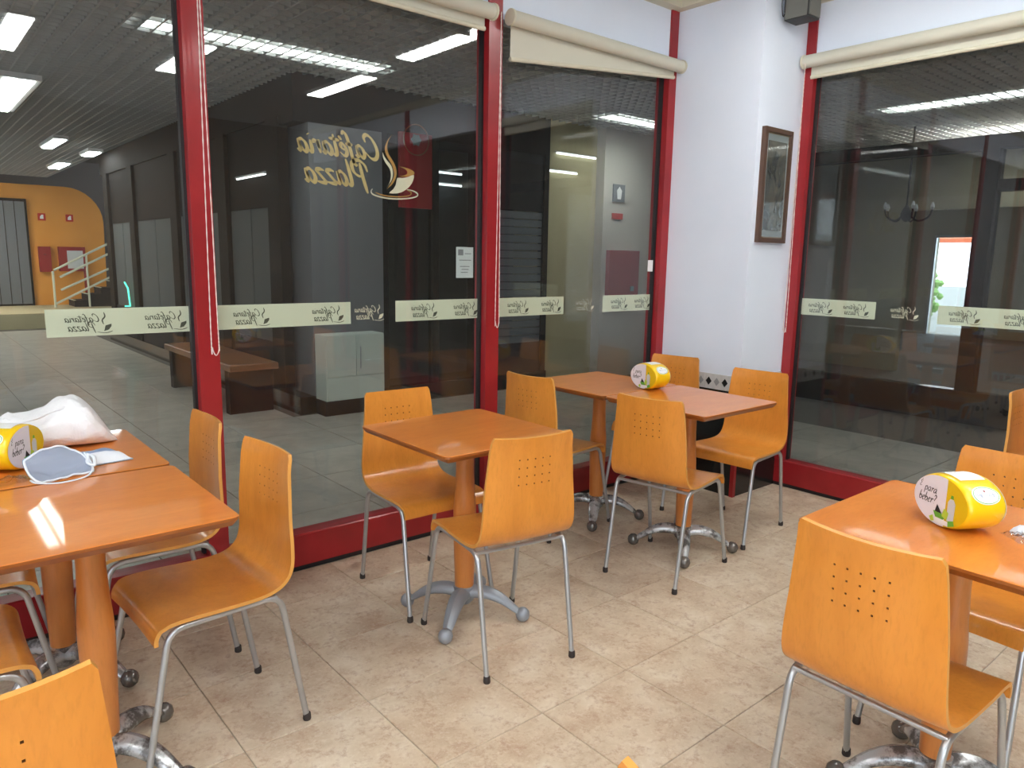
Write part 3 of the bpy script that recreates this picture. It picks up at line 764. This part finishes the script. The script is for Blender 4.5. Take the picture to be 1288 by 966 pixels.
TABLES = [
 (-1.127, 0.545, 'chrome', 'square wooden pedestal table in front of the bag table, carrying the face mask loop'),
 (-1.127, 1.152, 'chrome', 'square wooden pedestal table under the white plastic bag'),
 (0.200, 0.690, 'silver', 'single square wooden pedestal table standing alone on a clean grey base'),
 (1.470, 0.568, 'chrome', 'square wooden pedestal table of the pair, its end towards the room'),
 (1.470, 1.166, 'chrome', 'square wooden pedestal table of the pair, pushed up to the red window sill'),
 (0.585, -0.930, 'chrome', 'square wooden pedestal table with yellow dispenser and crumpled wrappers'),
]
tA = make_table('chrome_worn', 'ball_dark', -0.10); tB = make_table('silver_paint', 'silver_paint', -0.14); ua = False
for x, y, k, label in TABLES:
    if k == 'silver': o = tB
    else:
        o = copy_tree(tA) if ua else tA; ua = True
    o.location = (x, y, 0); o['label'] = label

# ================================================================== LETTERING (brush script strokes)
GL = {
 'a': (0.98, [[(.78, .82), (.52, 1.0), (.2, .75), (.08, .3), (.25, 0), (.5, .15), (.76, .75)], [(.84, 1.0), (.72, .4), (.78, .05), (1.0, .2)]]),
 'C': (1.45, [[(1.25, 1.35), (1.35, 1.75), (1.05, 2.0), (.6, 1.75), (.25, 1.1), (.2, .4), (.5, 0), (.95, .05), (1.4, .5)]]),
 'f': (0.72, [[(1.05, 1.75), (.9, 2.0), (.65, 1.75), (.48, .9), (.36, -.2), (.2, -.7), (0, -.6)], [(.15, .98), (.85, 1.04)]]),
 'e': (0.76, [[(.12, .45), (.5, .6), (.62, .85), (.42, 1.0), (.15, .65), (.14, .2), (.4, 0), (.8, .3)]]),
 't': (0.70, [[(.48, 1.7), (.34, .6), (.36, .08), (.55, 0), (.78, .25)], [(-.1, 1.22), (.9, 1.36)]]),
 'r': (0.78, [[(.12, .95), (.28, .9), (.2, 0)], [(.22, .35), (.42, .88), (.64, .98), (.74, .75)]]),
 'i': (0.52, [[(.24, 1.0), (.16, .3), (.28, 0), (.54, .25)], [(.3, 1.42), (.34, 1.5)]]),
 'P': (1.40, [[(.62, 1.8), (.5, .6), (.3, -.55)], [(.02, 1.15), (.2, 1.7), (.75, 2.0), (1.3, 1.75), (1.3, 1.15), (.95, .8), (.6, .75)]]),
 'l': (0.55, [[(.42, 2.0), (.24, .9), (.2, .15), (.38, 0), (.6, .25)]]),
 'z': (0.85, [[(.1, .92), (.4, 1.02), (.72, .92), (.4, .5), (.08, .06), (.4, .02), (.8, .1)]]),
 'p': (0.95, [[(.22, 1.0), (.15, .2), (.05, -.75)], [(.16, .4), (.45, .98), (.78, .75), (.65, .15), (.25, .08)]]),
 'b': (0.90, [[(.32, 2.0), (.18, .9), (.14, .1)], [(.16, .4), (.45, .98), (.74, .65), (.55, .05), (.14, .1)]]),
 'E': (1.0, [[(.95, 1.7), (.55, 1.95), (.3, 1.55), (.6, 1.1), (.2, .6), (.35, .05), (.95, .3)], [(.6, 2.2), (.85, 2.5)]]),
 '?': (0.7, [[(.15, 1.6), (.45, 2.0), (.75, 1.6), (.45, 1.0), (.36, .6)], [(.3, .1), (.33, .16)]]),
 ' ': (0.5, []),
}
ACUTE = [(.45, 1.3), (.72, 1.62)]
def ribbon(b, pts, fn, wmin, wmax, m=0, n=5, close=False):
    P = cr([(p[0], p[1], 0) for p in pts], n, close); N = len(P); vs = []
    for i in range(N):
        a = P[i-1] if (close or i) else P[0]; c = P[(i+1) % N] if (close or i < N-1) else P[-1]
        d = (c-a); L = d.length or 1; tx, ty = d.x/L, d.y/L
        ang = abs(math.sin(math.atan2(ty, tx)-math.radians(35)))
        w = wmin+(wmax-wmin)*ang
        if not close: w *= min(1, 0.45+1.5*min(i, N-1-i)/N*2)
        vs += [fn(P[i].x-ty*w, P[i].y+tx*w), fn(P[i].x+ty*w, P[i].y-tx*w)]
    fs = [(2*i, 2*i+1, 2*i+3, 2*i+2) for i in range(N-1)]
    if close: fs.append((2*N-2, 2*N-1, 1, 0))
    b.add(vs, fs, m)
def script(b, txt, x, y, sz, fn, slant=0.22, wt=0.11, m=0, acute=-1, n=4):
    """txt set from (x,y) with x-height sz; fn maps 2-D text space to 3-D"""
    for i, ch in enumerate(txt):
        adv, st = GL[ch]
        ss = list(st)+([ACUTE] if i == acute else [])
        for s in ss:
            ribbon(b, [(x+(px+slant*py)*sz, y+py*sz) for px, py in s], fn, wt*0.42*sz, wt*sz, m, n)
        x += adv*sz
    return x
def poly2(b, pts, fn, m=0): b.add([fn(*p) for p in pts], [tuple(range(len(pts)))], m)
def text_len(t, sz): return sum(GL[c][0] for c in t)*sz

# ---- big logo on the middle pane (outer face of the glass, so it reads mirrored from inside)
LO = GY+0.010
lg = thing('window_logo', 'large gold and cream cafe logo with steaming cup on the middle window pane', 'logo', (0.33, LO, 1.70))
ox, oz = 0.33, 1.70
fn = lambda u, v: (-u, 0, v)                  # u runs away from the cup, mirrored seen from inside
b = B(); sz = 0.0465
s1 = 0.40/text_len('Cafetaria', 1.0); script(b, 'Cafetaria', 0.0, 0.163, s1, fn, 0.18, 0.20, acute=3)
s2 = 0.315/text_len('Plazza', 1.0); script(b, 'Plazza', 0.055, 0.038, s2, fn, 0.18, 0.19)
part('lettering', b, 'gold', lg)
def tr(pts): return [(p[0]-ox, p[1]-oz) for p in pts]
fz = lambda u, v: (u, 0, v)
def shape(name, pts, m, n=3):
    b = B(); q = cr([(x_, z_, 0) for x_, z_ in tr(pts)], n, True); poly2(b, [(p.x, p.y) for p in q], fz)
    me = b.mesh(name, m, None, False); return link(name, me, lg)
def crescent(name, left, right, m):
    b = B(); L_ = cr([(x_, z_, 0) for x_, z_ in tr(left)], 4); R_ = cr([(x_, z_, 0) for x_, z_ in tr(right)], 4)
    b.grid([[(p.x, 0, p.y) for p in L_], [(p.x, 0, p.y) for p in R_]]); return part(name, b, m, lg)
crescent('steam', [(.395, 1.983), (.368, 1.951), (.355, 1.918), (.363, 1.885), (.388, 1.852), (.400, 1.823), (.403, 1.800), (.388, 1.765), (.362, 1.733)],
         [(.395, 1.983), (.376, 1.955), (.367, 1.922), (.376, 1.892), (.402, 1.858), (.416, 1.824), (.414, 1.792), (.394, 1.759), (.362, 1.733)], 'gold_dark')
crescent('steam', [(.343, 1.899), (.344, 1.876), (.358, 1.852), (.379, 1.828), (.386, 1.801), (.380, 1.768), (.361, 1.738)],
         [(.343, 1.899), (.352, 1.880), (.368, 1.862), (.388, 1.842), (.397, 1.812), (.390, 1.778), (.361, 1.738)], 'decal_cream')
shape('cup', [(.42, 1.789), (.449, 1.791), (.481, 1.799), (.513, 1.811), (.508, 1.784), (.488, 1.755), (.455, 1.731), (.422, 1.719), (.375, 1.716), (.397, 1.735), (.413, 1.76)], 'decal_cream', 2)
crescent('coffee', [(.427, 1.843), (.456, 1.841), (.488, 1.836), (.513, 1.825), (.514, 1.814), (.488, 1.803), (.455, 1.797), (.426, 1.798)],
         [(.427, 1.843), (.452, 1.837), (.470, 1.829), (.476, 1.820), (.474, 1.812), (.463, 1.806), (.446, 1.801), (.426, 1.798)], 'gold_dark')
b = B(); ribbon(b, tr([(.288, 1.73), (.280, 1.719), (.288, 1.706), (.321, 1.697), (.371, 1.692), (.429, 1.693), (.487, 1.700), (.524, 1.710), (.534, 1.720), (.524, 1.730), (.501, 1.737), (.474, 1.740)]), fz, 0.0028, 0.0034)
part('saucer', b, 'decal_cream', lg)
b = B(); ribbon(b, tr([(.474, 1.737), (.494, 1.730), (.497, 1.723), (.487, 1.713), (.448, 1.705), (.384, 1.702), (.334, 1.706), (.303, 1.715)]), fz, 0.002, 0.003)
part('saucer_line', b, 'gold_dark', lg)

# ---- small logo (text and cup) for the vinyl band
def small_logo(b, x, z, h, fn, m=0):
    """x: start (cup side) in text space, z: bottom, h: total height"""
    w = h*2.0
    ribbon(b, [(x+.02*h, z+h*.98), (x-.02*h, z+h*.78), (x+.10*h, z+h*.62), (x+.05*h, z+h*.42)], fn, .018*h, .032*h, m, 3)
    poly2(b, [(x-.28*h, z+h*.44), (x-.02*h, z+h*.36), (x+.05*h, z+h*.10), (x-.15*h, z+h*.16), (x-.27*h, z+h*.32)], fn, m)
    ribbon(b, [(x-.32*h, z+h*.10), (x-.05*h, z+h*.02), (x+.35*h, z+h*.07)], fn, .012*h, .02*h, m, 3)
    k1 = 1.42*h/text_len('Cafetaria', 1.0); script(b, 'Cafetaria', x+.20*h, z+h*.56, k1, fn, 0.2, 0.15, m, n=2)
    k2 = 1.15*h/text_len('Plazza', 1.0); script(b, 'Plazza', x+.36*h, z+h*.14, k2, fn, 0.2, 0.15, m, n=2)
SZ0, SZ1 = 1.112, 1.213
def strip(wallk, a0, a1, logos, label, vinyl=True):
    """a0<a1 along the wall as seen left to right from inside; logos: cup x positions"""
    L = thing('vinyl_strip' if vinyl else 'vinyl_logo', label, 'window sticker', (0, 0, 0))
    if wallk == 'A': L.location = ((a0+a1)/2, LO, SZ0)
    else: L.location = (GX+0.010, (a0+a1)/2, SZ0); L.rotation_euler = (0, 0, -PI/2)
    hw = abs(a1-a0)/2; H = SZ1-SZ0
    if vinyl: part('film', B().box(-hw, hw, 0.0012, 0.0018, 0, H), 'vinyl', L)
    b = B(); f_ = lambda u, v: (-u, 0.0, v)
    for lx in logos: small_logo(b, -lx, 0.008, 0.080, f_)
    part('lettering', b, 'logo_ink' if vinyl else 'decal_cream', L, smooth=None)
def off(a0, a1, xs): return [x_-(a0+a1)/2 for x_ in xs]
a = (-1.045, -0.552); strip('A', *a, off(*a, (-0.855, -0.585)), 'cream vinyl strip with two cup logos before the orange wall')
a = (-0.446, 0.165); strip('A', *a, off(*a, (-0.245, 0.105)), 'cream vinyl strip with two cup logos beside the hanging bead chain')
a = (0.205, 0.36); strip('A', *a, off(*a, (0.315,)), 'cut-out cream cup logo between two strips on the middle pane', False)
a = (0.405, 0.903); strip('A', *a, off(*a, (0.625, 0.880)), 'cream vinyl strip with two cup logos under the pinned notice')
a = (1.012, 1.535); strip('A', *a, off(*a, (1.240, 1.490)), 'cream vinyl strip with two cup logos before the dark shutter')
a = (1.60, 1.81); strip('A', *a, off(*a, (1.765,)), 'cut-out cream cup logo in front of the beige wall', False)
a = (1.865, 2.310); strip('A', *a, off(*a, (2.070, 2.290)), 'cream vinyl strip with two cup logos touching the hose cabinet view')
def offb(a0, a1, ys): return [-(y_-(a0+a1)/2) for y_ in ys]
a = (0.822, 0.36); strip('B', *a, offb(*a, (0.640, 0.420)), 'cream vinyl strip with two cup logos next to the pillar on the right window')
a = (0.30, 0.10); strip('B', *a, offb(*a, (0.145,)), 'cut-out cream cup logo between the strips of the right window', False)
a = (0.025, -0.55); strip('B', *a, offb(*a, (-0.16, -0.42)), 'cream vinyl strip with cup logos in front of the bright street door')

# ---- paper notice and white label stuck on the panes
t = thing('paper_notice', 'small pale paper notice with a dark picture stuck on the glass', 'notice', (0.818, LO, 1.40))
part('sheet', B().box(-0.054, 0.054, 0, 0.001, -0.078, 0.078), 'paper', t)
part('picture', B().box(-0.042, -0.010, -0.0012, 0, 0.036, 0.066), 'ink_grey', t)
for k, (x0, x1, z_) in enumerate([(0.0, 0.04, 0.045), (-0.035, 0.04, 0.012), (-0.03, 0.03, -0.02), (-0.02, 0.025, -0.035), (-0.025, 0.02, -0.05)]):
    part('text_line', B().box(x0, x1, -0.0012, 0, z_-0.002, z_+0.002), 'ink_grey', t)
tag(part('white_label', B().box(-0.025, 0.025, 0, 0.001, -0.036, 0.036), 'white', None, loc=(2.285, GY-0.0015, 1.395)), 'small blank white label stuck on the glass near the red jamb', 'label')

# ================================================================== BLINDS
def blind(axis, a0, a1, zroll, drop0, drop1, label, chain=None):
    t = thing('roller_blind', label, 'blind', (0, 0, 0), 0, 'cream roller blinds')
    P = (lambda s, d, z: (s, YA-d, z)) if axis == 'A' else (lambda s, d, z: (XB-d, s, z))
    rr = 0.036; d0 = 0.047
    part('roll', B().tube([P(a0, d0, zroll), P(a1, d0, zroll)], rr, 20), 'blind', t, 50)
    for s in (a0, a1):
        part('bracket', B().tube([P(s-0.006, d0, zroll), P(s+0.006, d0, zroll)], rr+0.004, 16), 'cream', t, 50)
    b = B(); n = 8; rows = [[], []]
    for k in range(n+1):
        s = a0+(a1-a0)*(0.02+0.96*k/n); dz = drop0+(drop1-drop0)*k/n
        rows[0].append(P(s, d0-rr+0.004, zroll)); rows[1].append(P(s, d0-rr+0.002, zroll-dz))
    b.grid(rows); part('fabric', b, 'blind', t)
    e0, e1 = rows[1][0], rows[1][-1]
    part('bottom_bar', B().tube([e0, e1], 0.011, 10), 'cream', t, 50)
    if chain:
        s, zb, wd = chain
        pts = [P(s-wd*0.2, d0+0.030, zroll), P(s-wd*0.45, d0+0.028, zroll-0.5), P(s-wd, d0+0.026, zb+0.10), P(s-wd*0.8, d0+0.026, zb+0.03), P(s, d0+0.026, zb),
               P(s+wd*0.8, d0+0.026, zb+0.03), P(s+wd*0.75, d0+0.026, zb+0.12), P(s+wd*0.45, d0+0.022, zroll-0.5), P(s+wd*0.2, d0+0.020, zroll)]
        path = cr(pts, 40); rad = [0.0026 if i % 2 else 0.0016 for i in range(len(path))]
        part('bead_chain', B().tube(path, rad, 6), 'chain', t, 80)
blind('A', -0.44, 0.905, 2.600, 0.075, 0.075, 'cream roller blind rolled up over the middle pane with the big logo', (-0.495, 1.025, 0.016))
blind('A', 1.015, 2.380, 2.600, 0.185, 0.060, 'cream roller blind with slanting lower edge next to the pillar', (0.935, 1.07, 0.014))
blind('B', 0.870, -0.66, 2.600, 0.085, 0.095, 'cream roller blind rolled up over the right hand window', (0.848, 1.00, 0.010))

# ================================================================== ON THE PILLAR
t = thing('picture_frame', 'tall narrow dark wooden picture frame on the white pillar', 'picture', (2.588, YP, 1.87))
fw, fh, q = 0.148, 0.325, 0.026
for x0, x1, z0_, z1_ in ((-fw, fw, fh-q, fh), (-fw, fw, -fh, -fh+q), (-fw, -fw+q, -fh+q, fh-q), (fw-q, fw, -fh+q, fh-q)):
    part('frame_bar', B().box(x0, x1, -0.028, -0.0005, z0_, z1_), 'frame_wood', t)
part('liner', B().box(-fw+q, fw-q, -0.016, -0.001, -fh+q, fh-q), 'frame_gold', t)
part('mount', B().box(-fw+q+0.008, fw-q-0.008, -0.018, -0.016, -fh+q+0.008, fh-q-0.008), 'mat_board', t)
part('print', B().box(-fw+q+0.022, fw-q-0.022, -0.020, -0.018, -fh+q+0.045, fh-q-0.045), 'art', t)
part('glazing', B().box(-fw+q+0.001, fw-q-0.001, -0.0225, -0.0205, -fh+q+0.001, fh-q-0.001), 'glass', t)
t = thing('wall_speaker', 'small grey loudspeaker box mounted high on the white pillar', 'speaker', (2.60, YP, 2.77), 0)
part('cabinet', B().bbox(-0.062, 0.062, -0.17, -0.03, 0.0, 0.20, 0.006), 'spk_dark', t)
part('grille', B().box(-0.056, 0.056, -0.178, -0.1705, 0.008, 0.190), 'spk_grey', t)
part('side_cover', B().box(-0.066, -0.0622, -0.165, -0.035, 0.005, 0.195), 'spk_grey', t)
part('bracket', B().box(-0.02, 0.02, -0.03, -0.0005, 0.06, 0.14), 'spk_dark', t)
part('cable', B().tube(cr([(-0.02, -0.02, 0.10), (-0.075, -0.03, 0.02), (-0.095, -0.03, 0.07), (-0.08, -0.02, 0.15), (-0.05, -0.005, 0.2)], 6), 0.0025, 6), 'ink', t)

# ================================================================== ON THE TABLES
# ---- yellow oval napkin dispenser; local: front face towards -Y, axis along Y
def make_dispenser():
    t = thing('napkin_dispenser', '', 'dispenser', group='yellow oval dispensers')
    Wd, Hd, D = 0.098, 0.068, 0.106; n = 40
    def ring(sc, y): return [(Wd*sc*math.cos(2*PI*k/n), y, Hd + max(-Hd*0.985, Hd*sc*math.sin(2*PI*k/n))) for k in range(n)]
    b = B(); R = [ring(0.90, -D/2), ring(0.955, -D/2+0.003), ring(0.985, -D/2+0.010), ring(1.0, -D/2+0.022), ring(1.0, D/2-0.022), ring(0.985, D/2-0.010), ring(0.955, D/2-0.003), ring(0.90, D/2)]
    b.v = [p for r in R for p in r]
    for i in range(len(R)-1):
        for k in range(n):
            k2 = (k+1) % n; b.f.append((i*n+k, i*n+k2, (i+1)*n+k2, (i+1)*n+k)); b.m.append(0)
    b.f.append(tuple(reversed(range(n)))); b.m.append(0); b.f.append(tuple((len(R)-1)*n+k for k in range(n))); b.m.append(0)
    part('body', b, 'yellow', t, 50)
    for sgn in (-1, 1):
        f = lambda u, v, e=0.0, s=sgn: (-s*u, s*(D/2+0.0012+e), Hd+v)
        cut = 0.02
        ell = [(0.93*Wd*math.cos(a), 0.93*Hd*math.sin(a)) for a in [2*PI*k/48 for k in range(48)]]
        b = B(); poly2(b, [(max(u, cut), v) for u, v in ell if u > cut-0.015], f)
        part('face_yellow', b, 'yellow_face', t)
        b = B(); poly2(b, [(min(u, cut), v) for u, v in ell if u < cut+0.015], lambda u, v: f(u, v, 0.0003))
        fwh = part('face_white', b, 'face_white', t)
        g = lambda u, v: f(u, v, 0.0008)
        b = B(); k1 = 0.0115
        script(b, 'E', -0.074, 0.020, k1*0.75, g, 0.15, 0.12); script(b, 'para', -0.056, 0.014, k1, g, 0.15, 0.12); script(b, 'beber?', -0.073, -0.014, k1*1.05, g, 0.15, 0.13)
        part('lettering', b, 'ink', fwh)
        b = B(); poly2(b, [(0.028, -0.042), (0.050, -0.042), (0.052, 0.006), (0.045, 0.016), (0.034, 0.016), (0.027, 0.006)], g); part('bottle_print', b, 'bottle_pale', t)
        b = B(); poly2(b, [(0.034, 0.017), (0.045, 0.017), (0.043, 0.026), (0.036, 0.026)], g); part('cap_print', b, 'leaf', t)
        g2 = lambda u, v: f(u, v, 0.0012)
        b = B(); poly2(b, [(-0.018, -0.03), (0.0, -0.058), (0.022, -0.04), (0.006, -0.026)], g2); part('leaf_print', b, 'leaf', t)
        b = B(); poly2(b, [(-0.006, -0.010), (-0.012, -0.030), (0.012, -0.030)], lambda u, v: f(u, v, 0.0016)); part('dark_print', b, 'ink', t)
        b = B(); poly2(b, [(0.012, -0.036), (0.018, -0.014), (0.034, -0.022), (0.030, -0.040)], lambda u, v: f(u, v, 0.0016)); part('lemon_print', b, 'leaf_light', t)
        b = B(); poly2(b, [(-0.03, -0.050), (-0.018, -0.042), (-0.012, -0.056), (-0.022, -0.060)], g2); part('lemon_print', b, 'leaf_light', t)
        b = B(); poly2(b, [(-0.012, -0.058), (-0.008, -0.044), (0.034, -0.044), (0.036, -0.056)], lambda u, v: f(u, v, 0.002)); part('lying_bottle_print', b, 'white', t)
        b = B(); poly2(b, [(0.036, -0.056), (0.034, -0.042), (0.052, -0.036), (0.056, -0.048)], lambda u, v: f(u, v, 0.002)); part('cap_print', b, 'leaf', t)
    # wrap-around labels on the body
    def on(a, y, e): return ((Wd+e)*math.cos(a), y, Hd+(Hd+e)*math.sin(a))
    b = B(); b.grid([[on(PI*0.5+a*0.38, y, 0.0012) for a in [k/8*2-1 for k in range(9)]] for y in (-0.036, 0.0, 0.036)]); part('top_label', b, 'white', t)
    for sd in (0, 1):
        A0 = 0.19*PI if sd == 0 else 0.81*PI; sg = 1 if sd == 0 else -1
        def ov(u, v, e): return on(A0+sg*v/0.085, sg*u, e)
        def disc(sc, e): 
            bb = B(); rings = [[ov(0.038*sc*r*math.cos(k*2*PI/28), 0.027*sc*r*math.sin(k*2*PI/28), e) for k in range(29)] for r in (0.02, 0.35, 0.7, 1.0)]
            return bb.grid(rings)
        o_ = part('oval_label', disc(1.0, 0.0012), 'white', t)
        bb = B(); ribbon(bb, [(0.034*math.cos(k*2*PI/20), 0.0235*math.sin(k*2*PI/20)) for k in range(20)], lambda u, v: ov(u, v, 0.0018), 0.0006, 0.0010, 0, 2, True); part('oval_line', bb, 'leaf', o_)
        bb = B()
        MEN = {'M': [[(0, 0), (0, 1), (.4, .4), (.8, 1), (.8, 0)]], 'E': [[(.6, 1), (0, 1), (0, 0), (.6, 0)], [(0, .5), (.5, .5)]], 'N': [[(0, 0), (0, 1), (.6, 0), (.6, 1)]], 'A': [[(0, 0), (.35, 1), (.7, 0)], [(.15, .4), (.55, .4)]], 'S': [[(.6, .9), (.2, 1), (.1, .7), (.6, .4), (.4, 0), (0, .1)]]}
        x_ = -0.024
        for ch in 'MENAS':
            for st in MEN[ch]: ribbon(bb, [(x_+p*0.0095, -0.004+q_*0.008) for p, q_ in st], lambda u, v: ov(u, v, 0.0020), 0.0005, 0.0008, 0, 1)
            x_ += 0.0102
        part('label_text', bb, 'blue_ink', o_)
        bb = B(); poly2(bb, [(0, 0.008), (0.003, 0.012), (0, 0.016), (-0.003, 0.012)], lambda u, v: ov(u, v, 0.0020)); part('label_mark', bb, 'dull_red', o_)
    return t
disp = make_dispenser()
DISP = [(-1.232, 1.085, math.atan2(0.84, 0.54), 'yellow oval napkin dispenser half hidden by the white plastic bag'),
        (1.545, 0.882, math.atan2(-0.985, 0.17), 'yellow oval napkin dispenser across the seam of the paired tables'),
        (0.578, -0.915, math.atan2(-0.88, -0.47), 'yellow oval napkin dispenser beside the crumpled wrappers')]
DNORM = [(0.80, -0.60), (-0.985, 0.10), (-0.86, 0.50)]
for k, (x, y, a, label) in enumerate(DISP):
    o = disp if k == 0 else copy_tree(disp)
    nx, ny = DNORM[k]
    o.location = (x, y, ZT+0.0005); o.rotation_euler = (0, 0, math.atan2(nx, -ny)); o['label'] = label
    
# ---- crumpled white plastic bag on the window-side table
def make_bag():
    # closed loft along the table's x direction with sharp diagonal folds, blunt gathered end
    n, mrow = 56, 70; b = B(); rows = []
    x0, x1 = -1.44, -0.895
    tri = lambda q: 1-4*abs((q % 1.0)-0.5)
    for i in range(mrow+1):
        t = i/mrow; x = x0+(x1-x0)*t
        env = min(1.0, (t/0.12)**0.7) if t < 0.12 else (1.0 if t < 0.80 else max(0.03, 1-((t-0.80)/0.20)**1.5))
        hw = 0.108*env**0.7*(0.92+0.16*t); hh = (0.112+0.040*math.exp(-((t-0.78)/0.20)**2)+0.006*math.sin(9*t))*env
        cy = 1.322-0.10*max(0, (t-0.65))
        row = []
        for k in range(n):
            a = 2*PI*k/n; ca, sa = math.cos(a), math.sin(a)
            y = cy+hw*math.copysign(abs(ca)**0.8, ca); z = hh*(math.copysign(abs(sa)**0.8, sa)*0.5+0.5)
            w = max(0, sa*0.5+0.5)
            wob = noise.noise(Vector((x*6.0, a*0.9, 2.0)))
            f1 = tri(x*4.0+a*0.55+wob*0.9); f2 = tri(x*9.5-a*0.8+wob*1.4+0.3); f3 = noise.noise(Vector((x*30, a*5, 9.0)))
            amp = env**0.5*(0.25+0.75*w)
            z += amp*(0.009*f1+0.006*f2+0.003*f3)*w; y += amp*(0.010*f1+0.006*f2)*(1 if ca > 0 else 0.6)
            row.append((x+1.15, y-1.28, 0.0005+max(0.0, z)))
        rows.append(row+[row[0]])
    b.grid(rows)
    nc = n+1; b.f.append(tuple(range(n))); b.m.append(0); b.f.append(tuple(mrow*nc+k for k in range(n))); b.m.append(0)
    t_ = thing('plastic_bag', 'crumpled white plastic carrier bag lying on the table by the window', 'bag', (-1.15, 1.28, ZT))
    part('bag_body', b, 'bag', t_, 25)
    # twisted handle loop fallen over the top of the bag
    hp = [(-0.20, -0.02, 0.105), (-0.10, -0.075, 0.100), (0.02, -0.07, 0.125), (0.10, -0.02, 0.140)]
    part('handle', B().tube(cr(hp, 8), [0.006+0.004*math.sin(k*0.9) for k in range(25)], 7, flat=0.6), 'bag', t_, 60)
make_bag()

# ---- face mask leaning on a tissue packet
t = thing('face_mask', 'pale blue pleated face mask with white ear loop on the seam of the bag tables', 'face mask', (-1.125, 0.915, ZT), math.radians(16))
b = B(); rows = []
for i in range(15):
    v = i/14
    row = []
    for j in range(25):
        u = j/12-1
        wid = 0.084*(1-0.16*(2*v-1)**2)
        x = wid*u; y = -0.046+0.100*v; bow = 1-u*u
        z = 0.004+0.048*v**1.2+0.022*(v)*bow - 0.028*bow*math.sin(PI*v)+0.0055*math.sin(v*PI*6)*max(bow, 0)**0.5
        q_ = noise.noise(Vector((u*2.2, v*2.4, 3.0))); row.append((x+0.004*q_, y+0.006*q_, max(z+0.007*q_, 0.002)))
    rows.append(row)
part('fabric', B().grid(rows), ['mask_in'], t, 180)
rim = [rows[0][j] for j in range(0, 25, 2)]+[rows[i][24] for i in range(2, 15, 2)]+[rows[14][j] for j in range(22, -1, -2)]+[rows[i][0] for i in range(12, 0, -2)]
part('border', B().tube(cr(rim, 3, True), 0.0034, 6, close=True), 'mask_white', t, 80)
rear = [[(p[0]*1.02, p[1]+0.010, p[2]*(0.96)+0.003) for p in r[::2]] for r in rows[7:]]
part('outer_layer', B().grid(rear), 'mask_blue', t, 180)
loop = [(0.088, 0.035, 0.045), (0.085, 0.00, 0.030), (0.070, -0.045, 0.012), (0.03, -0.085, 0.004), (-0.04, -0.090, 0.004), (-0.088, -0.06, 0.008), (-0.094, -0.03, 0.012)]
part('ear_loop', B().tube(cr(loop, 8), 0.0032, 6, flat=0.6), 'mask_white', t, 80)
kn = [(0.092, 0.03, 0.04), (0.098, 0.0, 0.035), (0.084, -0.03, 0.018), (0.074, -0.01, 0.024), (0.092, 0.02, 0.038)]
part('ear_loop', B().tube(cr(kn, 8), 0.0055, 6, flat=0.7), 'mask_white', t, 80)

t = thing('tissue_packet', 'blue and white plastic tissue packet behind the face mask', 'packet', (-1.022, 1.012, ZT), math.radians(10))
b = B(); top = []; bot = []
for i in range(17):
    u = i/8-1; rt, rb = [], []
    for j in range(11):
        v = j/5-1; prof = (1-abs(u)**4)*(1-abs(v)**4)
        cnr = 1 + 0.10*abs(u)*abs(v); dz = 0.004*noise.noise(Vector((u*3, v*3, 1.0)))
        rt.append((0.092*u*cnr, 0.05*v*cnr, 0.003+0.032*prof+max(dz, -0.002)*prof*2)); rb.append((0.092*u*cnr, 0.05*v*cnr, 0.0008))
    top.append(rt); bot.append(rb)
b.grid(top); part('film', b, 'packet_blue', t, 180)
b = B().grid([[(p[0], p[1], p[2]+0.0012) for p in r[:4]] for r in top]); part('white_band', b, 'mask_white', t, 180)
part('under_film', B().grid(bot), 'mask_white', t)

def crumple(name, label, cat, loc, rz, sx, sy, sz, m, seed, group=None):
    n = 14; b = B(); rows = []
    for i in range(n+1):
        row = []
        for j in range(n+1):
            u, v = i/n*2-1, j/n*2-1
            f = noise.noise(Vector((u*2.2, v*2.2, seed))); g = abs(noise.noise(Vector((u*4.5, v*4.5, seed+4))))
            e = (1-u*u)**0.5*(1-v*v)**0.5 if abs(u) < 1 and abs(v) < 1 else 0
            row.append((sx*u*(1+0.25*f), sy*v*(1-0.25*f)+0.3*sx*f*u, max(0.0004, sz*(e*(0.35+0.5*g+0.5*f)+0.12*g))))
        rows.append(row)
    b.grid(rows)
    t = thing(name, label, cat, loc, rz, group)
    part('film', b, m, t, 25)
    return t
t = crumple('plastic_wrapper', 'crumpled clear plastic wrapper in front of the dispenser near the face mask', 'wrapper', (-1.255, 0.925, ZT), 0.4, 0.055, 0.035, 0.022, 'wrap', 3.0)
t = crumple('plastic_wrapper', 'crumpled clear wrapper touching the dispenser on the wrapper table', 'wrapper', (0.606, -1.052, ZT), 0.9, 0.040, 0.026, 0.024, 'wrap', 8.0)
part('foil_edge', B().tube(cr([(-0.045, -0.01, 0.004), (-0.02, -0.03, 0.010), (0.01, -0.03, 0.006), (0.03, -0.02, 0.004)], 5), 0.005, 6, flat=0.6), 'mask_white', t, 80)
t = crumple('paper_wrapper', 'crumpled white paper wrapper lying behind the clear wrapper', 'wrapper', (0.672, -1.066, ZT), -0.3, 0.05, 0.036, 0.052, 'mask_white', 12.0)
t = thing('sugar_sachet', 'white folded sachet with faint stripes beside the crumpled wrappers', 'sachet', (0.635, -1.135, ZT), -0.55)
b = B().grid([[(0.06*u, 0.028*v, 0.002+0.010*(1-u*u)*(1-v*v)) for v in [k/4-1 for k in range(9)]] for u in [k/5-1 for k in range(11)]]); part('film', b, 'mask_white', t, 180)
for v in (-0.012, 0.0, 0.012): part('stripe', B().grid([[(0.05*u, v+0.0015*s, 0.0032+0.010*(1-u*u*0.7)*(1-(v/0.028)**2)) for s in (-1, 1)] for u in [k/5-1 for k in range(11)]]), 'packet_blue', t)
